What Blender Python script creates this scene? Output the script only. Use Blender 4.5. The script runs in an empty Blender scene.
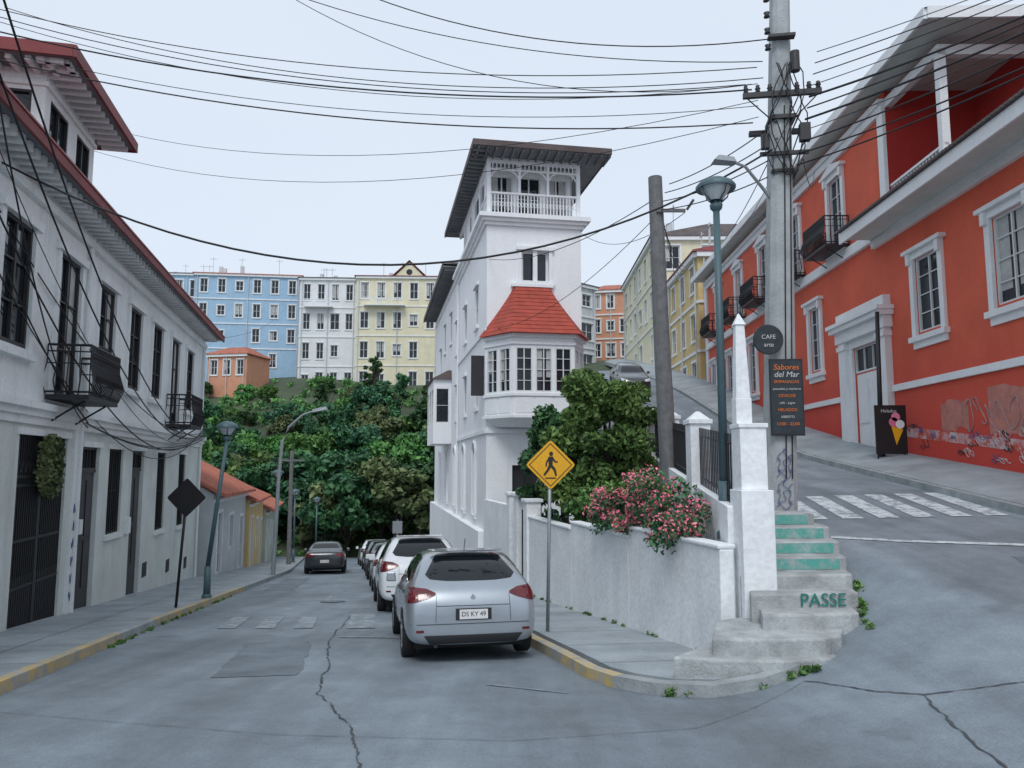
import bpy, bmesh, math, random
import numpy as np
from mathutils import Vector, Matrix
from mathutils.bvhtree import BVHTree
random.seed(7); np.random.seed(7)
R=math.radians
scene=bpy.context.scene
COL=scene.collection

# ------------------------------------------------------------------ materials
def _n(nt,t,**k):
    n=nt.nodes.new(t)
    for a,b in k.items(): setattr(n,a,b)
    return n
def pm(name,col,rough=.8,var=.15,scale=1.2,streak=0.0,streakcol=(.12,.12,.11),bump=.15,bscale=30,metal=0,fine=.08,base=None,coat=0):
    m=bpy.data.materials.new(name); m.use_nodes=True; nt=m.node_tree; L=nt.links.new
    b=nt.nodes['Principled BSDF']; b.inputs['Roughness'].default_value=rough; b.inputs['Metallic'].default_value=metal
    if coat: b.inputs['Coat Weight'].default_value=coat; b.inputs['Coat Roughness'].default_value=.05
    tc=_n(nt,'ShaderNodeTexCoord')
    n1=_n(nt,'ShaderNodeTexNoise'); n1.inputs['Scale'].default_value=scale; n1.inputs['Detail'].default_value=5; n1.inputs['Roughness'].default_value=.6
    L(tc.outputs['Object'],n1.inputs['Vector'])
    mr=_n(nt,'ShaderNodeMapRange'); mr.inputs['From Min'].default_value=.3; mr.inputs['From Max'].default_value=.7
    mr.inputs['To Min'].default_value=1-var; mr.inputs['To Max'].default_value=1+var*.6
    L(n1.outputs['Fac'],mr.inputs['Value'])
    mulout=mr.outputs[0]
    if fine>0 or bump>0:
        n2=_n(nt,'ShaderNodeTexNoise'); n2.inputs['Scale'].default_value=bscale; n2.inputs['Detail'].default_value=3
        L(tc.outputs['Object'],n2.inputs['Vector'])
        mr2=_n(nt,'ShaderNodeMapRange'); mr2.inputs['From Min'].default_value=.3; mr2.inputs['From Max'].default_value=.7
        mr2.inputs['To Min'].default_value=1-fine; mr2.inputs['To Max'].default_value=1+fine
        L(n2.outputs['Fac'],mr2.inputs['Value'])
        mu=_n(nt,'ShaderNodeMath',operation='MULTIPLY'); L(mr.outputs[0],mu.inputs[0]); L(mr2.outputs[0],mu.inputs[1]); mulout=mu.outputs[0]
    vm=_n(nt,'ShaderNodeVectorMath',operation='SCALE'); vm.inputs[0].default_value=col[:3]; L(mulout,vm.inputs['Scale'])
    out=vm.outputs[0]
    if streak>0:
        mp=_n(nt,'ShaderNodeMapping'); mp.inputs['Scale'].default_value=(2.2,2.2,.22); L(tc.outputs['Object'],mp.inputs['Vector'])
        n3=_n(nt,'ShaderNodeTexNoise'); n3.inputs['Scale'].default_value=1.3; n3.inputs['Detail'].default_value=6; n3.inputs['Roughness'].default_value=.7
        L(mp.outputs[0],n3.inputs['Vector'])
        r=_n(nt,'ShaderNodeMapRange'); r.inputs['From Min'].default_value=.52; r.inputs['From Max'].default_value=.78; r.inputs['To Max'].default_value=streak
        L(n3.outputs['Fac'],r.inputs['Value'])
        mx=_n(nt,'ShaderNodeMix',data_type='RGBA'); L(r.outputs[0],mx.inputs['Factor']); L(out,mx.inputs['A']); mx.inputs['B'].default_value=(*streakcol,1)
        out=mx.outputs['Result']
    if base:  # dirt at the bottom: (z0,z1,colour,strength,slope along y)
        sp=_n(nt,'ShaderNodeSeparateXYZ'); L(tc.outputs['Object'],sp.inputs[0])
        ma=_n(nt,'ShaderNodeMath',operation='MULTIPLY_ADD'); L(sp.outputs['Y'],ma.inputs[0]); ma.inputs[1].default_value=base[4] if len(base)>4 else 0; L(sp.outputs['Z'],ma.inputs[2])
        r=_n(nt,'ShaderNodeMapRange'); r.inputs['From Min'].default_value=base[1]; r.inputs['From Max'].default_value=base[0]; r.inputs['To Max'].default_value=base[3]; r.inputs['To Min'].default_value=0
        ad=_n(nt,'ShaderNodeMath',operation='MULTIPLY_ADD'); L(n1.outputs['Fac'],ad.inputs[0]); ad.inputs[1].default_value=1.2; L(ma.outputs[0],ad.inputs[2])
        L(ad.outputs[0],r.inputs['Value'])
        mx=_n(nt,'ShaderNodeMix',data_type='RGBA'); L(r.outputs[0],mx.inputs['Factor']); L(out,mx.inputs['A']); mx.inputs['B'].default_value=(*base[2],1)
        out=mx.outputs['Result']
    L(out,b.inputs['Base Color'])
    if bump>0:
        bp=_n(nt,'ShaderNodeBump'); bp.inputs['Strength'].default_value=bump; bp.inputs['Distance'].default_value=.02
        L(n2.outputs['Fac'],bp.inputs['Height']); L(bp.outputs[0],b.inputs['Normal'])
    return m
def glassmat(name,col=(.015,.022,.03),rough=.06):
    return pm(name,col,rough=rough,var=.6,scale=.9,bump=.0,fine=0)
def leafmat(name,c1,c2,rough=.6):
    m=bpy.data.materials.new(name); m.use_nodes=True; nt=m.node_tree; L=nt.links.new
    b=nt.nodes['Principled BSDF']; b.inputs['Roughness'].default_value=rough; b.inputs['Specular IOR Level'].default_value=.25
    g=_n(nt,'ShaderNodeNewGeometry'); tc=_n(nt,'ShaderNodeTexCoord'); oi=_n(nt,'ShaderNodeObjectInfo')
    n=_n(nt,'ShaderNodeTexNoise'); n.inputs['Scale'].default_value=.7; n.inputs['Detail'].default_value=1; L(tc.outputs['Object'],n.inputs['Vector'])
    a=_n(nt,'ShaderNodeMath',operation='MULTIPLY_ADD'); L(g.outputs['Random Per Island'],a.inputs[0]); a.inputs[1].default_value=.45
    L(n.outputs['Fac'],a.inputs[2])
    r=_n(nt,'ShaderNodeMapRange'); r.inputs['From Min'].default_value=.4; r.inputs['From Max'].default_value=1.0; L(a.outputs[0],r.inputs['Value'])
    mx=_n(nt,'ShaderNodeMix',data_type='RGBA'); mx.inputs['A'].default_value=(*c1,1); mx.inputs['B'].default_value=(*c2,1); L(r.outputs[0],mx.inputs['Factor'])
    hs=_n(nt,'ShaderNodeHueSaturation'); L(mx.outputs['Result'],hs.inputs['Color'])
    r2=_n(nt,'ShaderNodeMapRange'); r2.inputs['To Min'].default_value=.75; r2.inputs['To Max'].default_value=1.5; L(oi.outputs['Random'],r2.inputs['Value']); L(r2.outputs[0],hs.inputs['Value'])
    r3=_n(nt,'ShaderNodeMapRange'); r3.inputs['To Min'].default_value=.47; r3.inputs['To Max'].default_value=.54; L(oi.outputs['Random'],r3.inputs['Value']); L(r3.outputs[0],hs.inputs['Hue'])
    L(hs.outputs[0],b.inputs['Base Color'])
    return m

M={}
M['white']=pm('white_plaster',(.74,.76,.78),var=.08,streak=.3,streakcol=(.4,.42,.42),scale=.7)
M['tower']=pm('tower_plaster',(.84,.86,.88),var=.05,streak=.22,streakcol=(.52,.54,.55),scale=.5)
M['whitetrim']=pm('white_trim',(.78,.80,.81),var=.06,streak=.15,streakcol=(.4,.4,.4))
M['leftwall']=pm('old_plaster',(.78,.81,.81),var=.1,streak=.5,streakcol=(.40,.42,.42),scale=.6)
M['leftlow']=pm('old_plaster_low',(.64,.69,.66),var=.14,streak=.5,streakcol=(.34,.37,.36),scale=.8,base=(-2.6,-1.0,(.27,.30,.29),.75,.09))
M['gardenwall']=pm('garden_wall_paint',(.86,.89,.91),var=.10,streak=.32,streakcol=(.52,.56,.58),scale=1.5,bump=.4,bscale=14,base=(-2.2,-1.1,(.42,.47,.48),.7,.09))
M['orange']=pm('orange_paint',(.68,.118,.062),var=.12,streak=.35,streakcol=(.45,.10,.06),scale=.9,base=(-.2,2.6,(.58,.055,.038),.95,-.08))
M['patch']=pm('overpainted_patch',(.50,.20,.16),var=.25,scale=3)
M['paleband']=wp=None
M['redwall']=pm('red_paint',(.40,.025,.02),var=.1)
M['glass']=glassmat('window_glass')
M['curtain']=pm('curtain',(.45,.46,.45),rough=.9,var=.2,scale=4)
M['framedark']=pm('dark_wood',(.03,.03,.034),rough=.5,var=.3)
M['framewhite']=pm('white_frame',(.72,.74,.75),rough=.5,var=.1)
M['iron']=pm('black_iron',(.012,.013,.016),rough=.5,var=.2)
M['redroof']=pm('dark_red_metal_roof',(.20,.028,.03),rough=.6,var=.3,streak=.4,streakcol=(.09,.04,.035))
M['brownroof']=pm('brown_grey_metal_roof',(.10,.075,.072),rough=.65,var=.35,streak=.4,streakcol=(.16,.05,.04))
M['skirt']=pm('red_shingles',(.40,.065,.04),rough=.75,var=.25,scale=3,streak=.35,streakcol=(.22,.05,.04))
M['terra']=pm('terracotta_roof',(.42,.14,.09),rough=.8,var=.35,scale=2)
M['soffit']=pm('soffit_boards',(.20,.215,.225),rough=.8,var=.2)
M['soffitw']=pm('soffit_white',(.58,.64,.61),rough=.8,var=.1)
M['darkroof']=pm('corrugated_roof',(.10,.08,.08),rough=.7,var=.4)
M['stairs']=pm('stair_concrete',(.42,.45,.455),var=.35,scale=3,streak=.3,bump=.5,bscale=30)
M['pole']=pm('concrete_pole',(.40,.43,.44),var=.2,scale=3,streak=.4,streakcol=(.2,.21,.21),bump=.3)
M['wood']=pm('weathered_pole',(.17,.175,.18),var=.3,scale=6,streak=.4,bump=.4)
M['lamp']=pm('lamp_paint',(.07,.13,.15),rough=.45,var=.2)
M['lampglass']=pm('lamp_glass',(.55,.6,.62),rough=.25,var=.05)
M['galv']=pm('galvanised',(.33,.36,.38),rough=.45,metal=.4,var=.15)
M['yellow']=pm('sign_yellow',(.80,.40,.01),rough=.4,var=.06)
M['black']=pm('black_paint',(.012,.012,.014),rough=.5,var=.2)
M['rubber']=pm('rubber',(.015,.015,.016),rough=.85,var=.2)
M['wire']=pm('cable',(.01,.011,.014),rough=.6,var=.1,bump=0,fine=0)
M['bark']=pm('bark',(.06,.05,.045),var=.3,scale=8,bump=.6)
M['leafA']=leafmat('foliage_dark',(.015,.055,.030),(.075,.175,.065))
M['leafB']=leafmat('foliage_light',(.035,.095,.032),(.16,.31,.085))
M['leafC']=leafmat('foliage_olive',(.045,.075,.035),(.18,.23,.10))
M['pink']=leafmat('pink_flowers',(.50,.06,.18),(.80,.28,.40))
M['teal']=pm('teal_graffiti',(.02,.20,.17),var=.3,scale=8,bump=0)
M['blueink']=pm('blue_ink',(.06,.10,.28),var=.1,bump=0,fine=0)
M['white2']=pm('white_ink',(.6,.6,.6),var=.1,bump=0,fine=0)
M['greyink']=pm('grey_ink',(.42,.27,.27),var=.3,scale=4,bump=0,fine=0)
M['blueh']=pm('blue_paint',(.33,.50,.66),var=.1,streak=.3,streakcol=(.3,.35,.4))
M['creamh']=pm('cream_paint',(.74,.69,.50),var=.1,streak=.3,streakcol=(.4,.38,.3))
M['yellowh']=pm('ochre_paint',(.66,.50,.24),var=.12,streak=.3,streakcol=(.35,.28,.16))
M['palegh']=pm('pale_green_paint',(.50,.56,.48),var=.12,streak=.3,streakcol=(.3,.32,.28))
M['salmonh']=pm('salmon_paint',(.62,.30,.19),var=.12,streak=.3,streakcol=(.35,.2,.15))
M['greyh']=pm('grey_paint',(.55,.58,.60),var=.12,streak=.3,streakcol=(.3,.32,.33))
M['poster']=pm('poster_dark',(.02,.03,.04),rough=.4,var=.4,scale=9)
M['orangeink']=pm('orange_ink',(.75,.20,.04),var=.1,bump=0)
M['soil']=pm('hill_soil',(.06,.085,.045),var=.4,scale=.3)

def roadmat():
    m=bpy.data.materials.new('worn_concrete_road'); m.use_nodes=True; nt=m.node_tree; L=nt.links.new
    b=nt.nodes['Principled BSDF']; b.inputs['Roughness'].default_value=.68
    tc=_n(nt,'ShaderNodeTexCoord')
    def noise(s,d=5,r=.55,vec=None):
        n=_n(nt,'ShaderNodeTexNoise'); n.inputs['Scale'].default_value=s; n.inputs['Detail'].default_value=d; n.inputs['Roughness'].default_value=r
        L(vec or tc.outputs['Object'],n.inputs['Vector']); return n.outputs['Fac']
    def mr(v,a,b_,c,d):
        n=_n(nt,'ShaderNodeMapRange'); n.inputs['From Min'].default_value=a; n.inputs['From Max'].default_value=b_; n.inputs['To Min'].default_value=c; n.inputs['To Max'].default_value=d
        L(v,n.inputs['Value']); return n.outputs[0]
    def mul(a,c):
        n=_n(nt,'ShaderNodeMath',operation='MULTIPLY'); L(a,n.inputs[0]); L(c,n.inputs[1]); return n.outputs[0]
    mp=_n(nt,'ShaderNodeMapping'); mp.inputs['Rotation'].default_value=(0,0,R(-12)); mp.inputs['Scale'].default_value=(1.6,.14,1); L(tc.outputs['Object'],mp.inputs['Vector'])
    fn=noise(55,3,.7)
    v=mul(mul(mr(noise(.35,6,.6),.32,.68,.72,1.2),mr(noise(2.2,7,.75),.3,.7,.82,1.14)),mul(mr(fn,.3,.7,.80,1.2),mr(noise(1.0,5,.6,mp.outputs[0]),.35,.7,1.12,.76)))
    st=mr(noise(.9,3,.5),.66,.74,1,.72)   # stains
    v=mul(v,st)
    vm=_n(nt,'ShaderNodeVectorMath',operation='SCALE'); vm.inputs[0].default_value=(.208,.250,.284); L(v,vm.inputs['Scale']); L(vm.outputs[0],b.inputs['Base Color'])
    bp=_n(nt,'ShaderNodeBump'); bp.inputs['Strength'].default_value=.5; bp.inputs['Distance'].default_value=.012; L(fn,bp.inputs['Height']); L(bp.outputs[0],b.inputs['Normal'])
    return m
M['road']=roadmat()
def wornpaint(name,col,bgc,lo=.42,hi=.6,scale=5):
    m=pm(name,bgc,var=.2,scale=2,bscale=60); nt=m.node_tree; L=nt.links.new
    b=nt.nodes['Principled BSDF']; src=b.inputs['Base Color'].links[0].from_socket
    tc=_n(nt,'ShaderNodeTexCoord'); n=_n(nt,'ShaderNodeTexNoise'); n.inputs['Scale'].default_value=scale; n.inputs['Detail'].default_value=9; n.inputs['Roughness'].default_value=.75
    L(tc.outputs['Object'],n.inputs['Vector']); r=_n(nt,'ShaderNodeMapRange'); r.inputs['From Min'].default_value=lo; r.inputs['From Max'].default_value=hi; L(n.outputs['Fac'],r.inputs['Value'])
    mx=_n(nt,'ShaderNodeMix',data_type='RGBA'); L(r.outputs[0],mx.inputs['Factor']); L(src,mx.inputs['A']); mx.inputs['B'].default_value=(*col,1); L(mx.outputs['Result'],b.inputs['Base Color'])
    return m
M['paleband']=wornpaint('pale_band',(.55,.50,.50),(.58,.07,.045),.42,.6,3)
M['mark']=wornpaint('worn_white_marking',(.60,.65,.68),(.22,.26,.29),.40,.54)
M['mark2']=wornpaint('faded_white_marking',(.40,.45,.48),(.21,.25,.28),.46,.66)
M['roadpatch']=pm('repair_patch',(.165,.20,.228),var=.3,scale=1.5,fine=.2,bscale=50,bump=.4)
M['curb']=pm('curb_stone',(.34,.37,.38),var=.3,scale=2.5,streak=.3,bump=.4)
M['curby']=wornpaint('worn_yellow_curb',(.60,.42,.13),(.34,.36,.36),.42,.62)
M['side']=pm('pavement',(.32,.36,.385),var=.28,scale=1.0,bump=.3,bscale=50,fine=.15)
M['crack']=pm('tar_crack',(.07,.08,.09),var=.3,bump=0)
M['joint']=pm('pavement_joint',(.15,.17,.185),var=.3,bump=0)
M['steppaint']=wornpaint('worn_green_step',(.10,.38,.33),(.40,.44,.44),.36,.54)

# ------------------------------------------------------------------ builders
def empty(name,loc=(0,0,0)):
    e=bpy.data.objects.new(name,None); e.empty_display_size=.3; e.location=loc; COL.objects.link(e); return e
class Fr:
    def __init__(s,ox,oy,dx,dy,flip=False):
        l=math.hypot(dx,dy); s.o=Vector((ox,oy)); s.d=Vector((dx/l,dy/l)); s.n=Vector((s.d.y,-s.d.x)) if not flip else Vector((-s.d.y,s.d.x))
    def P(s,u,n,z):
        p=s.o+s.d*u+s.n*n; return (p.x,p.y,z)
class MB:
    def __init__(s): s.v=[];s.f=[];s.m=[]
    def face(s,pts,m=0):
        k=len(s.v); s.v+= [tuple(p) for p in pts]; s.f.append(tuple(range(k,k+len(pts)))); s.m.append(m)
    def box(s,fr,u0,u1,n0,n1,z0,z1,m=0):
        k=len(s.v); P=fr.P
        s.v+=[P(u0,n0,z0),P(u1,n0,z0),P(u1,n1,z0),P(u0,n1,z0),P(u0,n0,z1),P(u1,n0,z1),P(u1,n1,z1),P(u0,n1,z1)]
        for q in ((0,1,2,3),(4,5,6,7),(0,1,5,4),(1,2,6,5),(2,3,7,6),(3,0,4,7)): s.f.append(tuple(k+i for i in q)); s.m.append(m)
    def prism(s,bot,top,m=0,caps=True):
        k=len(s.v); n=len(bot); s.v+=[tuple(p) for p in bot]+[tuple(p) for p in top]
        for i in range(n):
            j=(i+1)%n; s.f.append((k+i,k+j,k+n+j,k+n+i)); s.m.append(m)
        if caps:
            s.f.append(tuple(k+i for i in range(n))); s.m.append(m); s.f.append(tuple(k+n+i for i in range(n))); s.m.append(m)
    def tube(s,pts,rad,seg=8,m=0,cap=True):
        pts=[Vector(p) for p in pts]; k0=len(s.v); n=len(pts)
        if not hasattr(rad,'__len__'): rad=[rad]*n
        for i,p in enumerate(pts):
            t=(pts[min(i+1,n-1)]-pts[max(i-1,0)]).normalized()
            a=Vector((0,0,1)) if abs(t.z)<.9 else Vector((1,0,0))
            x=t.cross(a).normalized(); y=t.cross(x)
            for j in range(seg):
                c=2*math.pi*j/seg; s.v.append(tuple(p+(x*math.cos(c)+y*math.sin(c))*rad[i]))
        for i in range(n-1):
            for j in range(seg):
                a=k0+i*seg+j; b=k0+i*seg+(j+1)%seg; s.f.append((a,b,b+seg,a+seg)); s.m.append(m)
        if cap:
            s.f.append(tuple(k0+j for j in range(seg))); s.m.append(m)
            s.f.append(tuple(k0+(n-1)*seg+j for j in range(seg))); s.m.append(m)
    def lathe(s,prof,c,seg=24,m=0,axis='z'):
        k0=len(s.v)
        for r,h in prof:
            for j in range(seg):
                a=2*math.pi*j/seg; x=r*math.cos(a); y=r*math.sin(a)
                s.v.append((c[0]+x,c[1]+y,c[2]+h) if axis=='z' else (c[0]+x,c[1]+h,c[2]+y))
        for i in range(len(prof)-1):
            for j in range(seg):
                a=k0+i*seg+j; b=k0+i*seg+(j+1)%seg; s.f.append((a,b,b+seg,a+seg)); s.m.append(m)
    def make(s,name,mats,parent=None,smooth=False,bevel=0,recalc=True):
        me=bpy.data.meshes.new(name); me.from_pydata(s.v,[],s.f)
        for x in mats: me.materials.append(M[x] if isinstance(x,str) else x)
        me.polygons.foreach_set('material_index',s.m)
        if recalc:
            bm=bmesh.new(); bm.from_mesh(me); bmesh.ops.recalc_face_normals(bm,faces=bm.faces); bm.to_mesh(me); bm.free()
        if smooth:
            me.polygons.foreach_set('use_smooth',[True]*len(me.polygons))
        me.update()
        o=bpy.data.objects.new(name,me); COL.objects.link(o)
        if parent: o.parent=parent
        if bevel:
            b=o.modifiers.new('b','BEVEL'); b.width=bevel; b.segments=2; b.limit_method='ANGLE'
        return o
def wall(mb,fr,u0,u1,z0,z1,ops=(),n=0,depth=.22,m=0):
    us=sorted({u0,u1,*[min(max(o[0],u0),u1) for o in ops],*[min(max(o[1],u0),u1) for o in ops]})
    zs=sorted({z0,z1,*[min(max(o[2],z0),z1) for o in ops],*[min(max(o[3],z0),z1) for o in ops]})
    for i in range(len(us)-1):
        for j in range(len(zs)-1):
            cu=(us[i]+us[i+1])/2; cz=(zs[j]+zs[j+1])/2
            if any(o[0]<cu<o[1] and o[2]<cz<o[3] for o in ops): continue
            mb.face([fr.P(us[i],n,zs[j]),fr.P(us[i+1],n,zs[j]),fr.P(us[i+1],n,zs[j+1]),fr.P(us[i],n,zs[j+1])],m)
    for o in ops:
        a,b,c,d=o[:4]; P=fr.P
        mb.face([P(a,n,c),P(a,n-depth,c),P(a,n-depth,d),P(a,n,d)],m); mb.face([P(b,n,c),P(b,n-depth,c),P(b,n-depth,d),P(b,n,d)],m)
        mb.face([P(a,n,c),P(b,n,c),P(b,n-depth,c),P(a,n-depth,c)],m); mb.face([P(a,n,d),P(b,n,d),P(b,n-depth,d),P(a,n-depth,d)],m)
def window(gl,fm,fr,a,b,c,d,n=0,depth=.22,cols=2,rows=3,t=.05,curt=None):
    q=n-depth+.02
    gl.face([fr.P(a,q,c),fr.P(b,q,c),fr.P(b,q,d),fr.P(a,q,d)],0)
    if curt is not None and random.random()<curt:
        h=c+(d-c)*random.uniform(.0,.45); w=(b-a)*random.uniform(.25,.5)
        gl.face([fr.P(a,q+.004,h),fr.P(a+w,q+.004,h),fr.P(a+w,q+.004,d),fr.P(a,q+.004,d)],1)
        if random.random()<.7: gl.face([fr.P(b-w*.8,q+.004,h),fr.P(b,q+.004,h),fr.P(b,q+.004,d),fr.P(b-w*.8,q+.004,d)],1)
    f0=q+.006;f1=q+.07
    fm.box(fr,a,a+t,f0,f1,c,d); fm.box(fr,b-t,b,f0,f1,c,d); fm.box(fr,a+t,b-t,f0,f1,c,c+t); fm.box(fr,a+t,b-t,f0,f1,d-t,d)
    for i in range(1,cols):
        u=a+(b-a)*i/cols; w=t*(.8 if (cols==2 or i*2==cols) else .35); fm.box(fr,u-w/2,u+w/2,f0,f1-.01,c+t,d-t)
    for j in range(1,rows):
        z=c+(d-c)*j/rows; w=t*.45; fm.box(fr,a+t,b-t,f0,f1-.02,z-w/2,z+w/2)
def textobj(s,loc,rot,size,mat,parent=None,ext=.002,name='lettering',align='CENTER',shear=0):
    c=bpy.data.curves.new(name,'FONT'); c.body=s; c.size=size; c.extrude=ext; c.align_x=align; c.align_y='CENTER'; c.shear=shear; c.materials.append(M[mat])
    o=bpy.data.objects.new(name,c); COL.objects.link(o); o.location=loc; o.rotation_euler=rot
    if parent: o.parent=parent
    return o
def curveobj(name,splines,r,mat,parent=None,res=1):
    c=bpy.data.curves.new(name,'CURVE'); c.dimensions='3D'; c.bevel_depth=r; c.bevel_resolution=res; c.materials.append(M[mat])
    for pts in splines:
        rr=1
        if isinstance(pts,tuple): pts,rr=pts
        sp=c.splines.new('POLY'); sp.points.add(len(pts)-1)
        for i,p in enumerate(pts): sp.points[i].co=(*p,1); sp.points[i].radius=rr
    o=bpy.data.objects.new(name,c); COL.objects.link(o)
    if parent:o.parent=parent
    return o

# ------------------------------------------------------------------ terrain heights (metres, eye level = 0)
def Lh(y): return -1.65-.09*y
_py=np.array([-40,0,13.3,23.5,30,41,55,80,120]); _pz=np.array([-6.,-2.26,-.86,.21,1.3,3.9,6.7,11.,16.])
_ty=np.linspace(-40,120,1601); _tz=np.interp(_ty,_py,_pz); _k=np.exp(-np.linspace(-2,2,41)**2); _k/=_k.sum(); _tzs=np.convolve(np.pad(_tz,20,'edge'),_k,'valid')
def Uh(x,y): return float(np.interp(y,_ty,_tzs))-.03*max(min(8.9-x,6),-3)
def rx(y): return 2.95+.075*(y-10)
_ay=[0,6,8.7,9.7,10.2]; _aa=[.2,1.1,2.0,2.6,2.80]; _by=[0,6,8.7,9.8,10.8,12,14,16]; _bb=[6,6,5.6,5.3,4.9,4.4,3.8,3.5]
def H(x,y):
    a=np.interp(y,_ay,_aa) if y<10.2 else rx(y)-.12
    b=np.interp(y,_by,_bb) if y<16 else rx(y)+.1
    s=(x-a)/(b-a); s=min(max(s,0),1); s=s*s*(3-2*s)
    l=Lh(y); u=Uh(x,y)
    return l+(u-l)*s
def leftcurb(y): return float(np.interp(y,[-5,5,8.3,14.8,36,60,75],[-3.6,-4.8,-5.4,-6.66,-10.3,-16,-21]))
def rightcurb(y): return float(np.interp(y,[9.2,12,36,60,75],[1.03,.42,-4.75,-10.2,-15]))

def grid(name,xs,ys,hf,mat,lift=0):
    v=[(x,y,hf(x,y)+lift) for y in ys for x in xs]; nx=len(xs)
    f=[(j*nx+i,j*nx+i+1,(j+1)*nx+i+1,(j+1)*nx+i) for j in range(len(ys)-1) for i in range(nx-1)]
    me=bpy.data.meshes.new(name); me.from_pydata(v,[],f); me.materials.append(M[mat]); me.polygons.foreach_set('use_smooth',[True]*len(f)); me.update()
    o=bpy.data.objects.new(name,me); COL.objects.link(o); return o
xs=list(np.arange(-90,-9,3))+list(np.arange(-9,9.5,.12))+list(np.arange(10,60,2.5))
ys=list(np.arange(-30,2,2))+list(np.arange(2,15,.12))+list(np.arange(15,62,.8))
grid('road',xs,ys,H,'road')
def hill(x,y):
    z=float(np.interp(y,[61,66,75,90,102,130,400],[-7.2,-4.8,-1.0,5.6,11.0,16,24]))
    if x>2:
        u=Uh(5,min(y,118)); t=min((x-2)/4,1); z=z+(u-z)*t if y<118 else z
    return z+math.sin(x*.21+y*.13)*.5
grid('hill',list(np.arange(-400,-60,20))+list(np.arange(-60,30,2.0))+list(np.arange(30,420,20)),list(np.arange(61,130,2.0))+list(np.arange(130,900,30)),hill,'soil')

def polysheet(name,left,right,hf,mat,lift,side=.3,parent=None):
    mb=MB(); n=len(left); k=6
    rows=[[(a[0]+(b[0]-a[0])*i/k,a[1]+(b[1]-a[1])*i/k) for i in range(k+1)] for a,b in zip(left,right)]
    for i in range(n-1):
        for j in range(k):
            q=[rows[i][j],rows[i][j+1],rows[i+1][j+1],rows[i+1][j]]
            mb.face([(p[0],p[1],hf(*p)+lift) for p in q])
        for j in (0,k):
            p,q=rows[i][j],rows[i+1][j]
            mb.face([(p[0],p[1],hf(*p)+lift),(q[0],q[1],hf(*q)+lift),(q[0],q[1],hf(*q)-side),(p[0],p[1],hf(*p)-side)])
    return mb.make(name,[mat],parent)
def resample(pts,step=.5):
    out=[]
    for a,b in zip(pts[:-1],pts[1:]):
        n=max(1,int(math.dist(a,b)/step)); out+=[(a[0]+(b[0]-a[0])*i/n,a[1]+(b[1]-a[1])*i/n) for i in range(n)]
    out.append(pts[-1]); return out
def strip(mb,pts,w,hf,lift,m=0,step=.15,jit=0,wj=0,cross=1):
    pts=resample([tuple(p) for p in pts],step); L=[]; o=0
    for i,p in enumerate(pts):
        a=Vector(pts[max(i-1,0)]);b=Vector(pts[min(i+1,len(pts)-1)]); t=(b-a).normalized(); nn=Vector((-t.y,t.x))
        o=o*.8+random.uniform(-jit,jit); ww=w*(1+random.uniform(-wj,wj)); c=Vector(p)+nn*o
        L.append([c+nn*ww*(.5-q/cross) for q in range(cross+1)])
    for i in range(len(L)-1):
        for q in range(cross):
            mb.face([(p.x,p.y,hf(p.x,p.y)+lift) for p in (L[i][q],L[i][q+1],L[i+1][q+1],L[i+1][q])],m)
HL=lambda x,y: Lh(y)
yy=list(np.arange(3,60,.75))
fl=lambda y:-5.4-.228*y
polysheet('pavement',[(fl(y)-.4,y) for y in yy],[(leftcurb(y)-.15,y) for y in yy],HL,'side',.13)
def curbline(mb,pts,hf,top,w=.15,mfun=None,step=.5):
    pts=resample(pts,step); sh=[]
    for i,p in enumerate(pts):
        a=Vector(pts[max(i-1,0)]);b=Vector(pts[min(i+1,len(pts)-1)]); t=(b-a).normalized(); nn=Vector((-t.y,t.x)); c=Vector(p); sh.append((c+nn*w,c))
    for i in range(len(sh)-1):
        (a,b),(c,d)=sh[i],sh[i+1]; m=mfun(pts[i]) if mfun else 0
        za,zb=hf(*pts[i]),hf(*pts[i+1])
        mb.face([(a.x,a.y,za+top),(b.x,b.y,za+top),(d.x,d.y,zb+top),(c.x,c.y,zb+top)],m)
        mb.face([(b.x,b.y,za+top),(b.x,b.y,za-.2),(d.x,d.y,zb-.2),(d.x,d.y,zb+top)],m)
        mb.face([(a.x,a.y,za+top),(a.x,a.y,za-.2),(c.x,c.y,zb-.2),(c.x,c.y,zb+top)],m)
mb=MB()
curbline(mb,[(leftcurb(y),y) for y in np.arange(3,60,1.)],HL,.137,mfun=lambda p:1 if (p[1]<12.3 or 14<p[1]<24) else 0)
mb.make('curb',['curb','curby'])
wl=lambda y:4.77-.211*y
rc=[(rightcurb(y)+.0,y) for y in np.arange(60,11.9,-1.)]+[(.42,12),(.75,10.6),(1.03,9.3),(1.25,8.8),(1.6,8.45),(2.1,8.3),(2.6,8.35),(3.0,8.5)]
cin=[(wl(y)+.1,y) for y in np.arange(60,11.9,-1.)]+[(2.4,12),(2.55,11),(2.65,10.4),(2.75,10.2),(2.85,10.1),(2.95,10.0),(3.05,9.9),(3.2,9.8)]
def HLs(x,y): return H(x,y) if y<10 else Lh(y)
polysheet('pavement',[(p[0]+.14,p[1]+(.1 if p[1]<9 else 0)) for p in rc],cin,HLs,'side',.13)
mb=MB(); curbline(mb,[(p[0],p[1]) for p in rc[::-1]],HLs,.137,w=.15,mfun=lambda p:1 if 8.6<p[1]<12.6 else 0,step=.3)
mb.make('curb',['curb','curby'])
yu=list(np.arange(11.8,60,.6))
lc=lambda y: float(np.interp(y,[11.6,12.5,14,20,40,60],[4.5,4.8,4.95,5.0,4.6,4.4]))
polysheet('pavement',[(rx(y)-.02 if y<24 else rx(24),y) for y in yu],[(lc(y),y) for y in yu],lambda x,y:Uh(5,y),'side',.25,side=.8)
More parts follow.
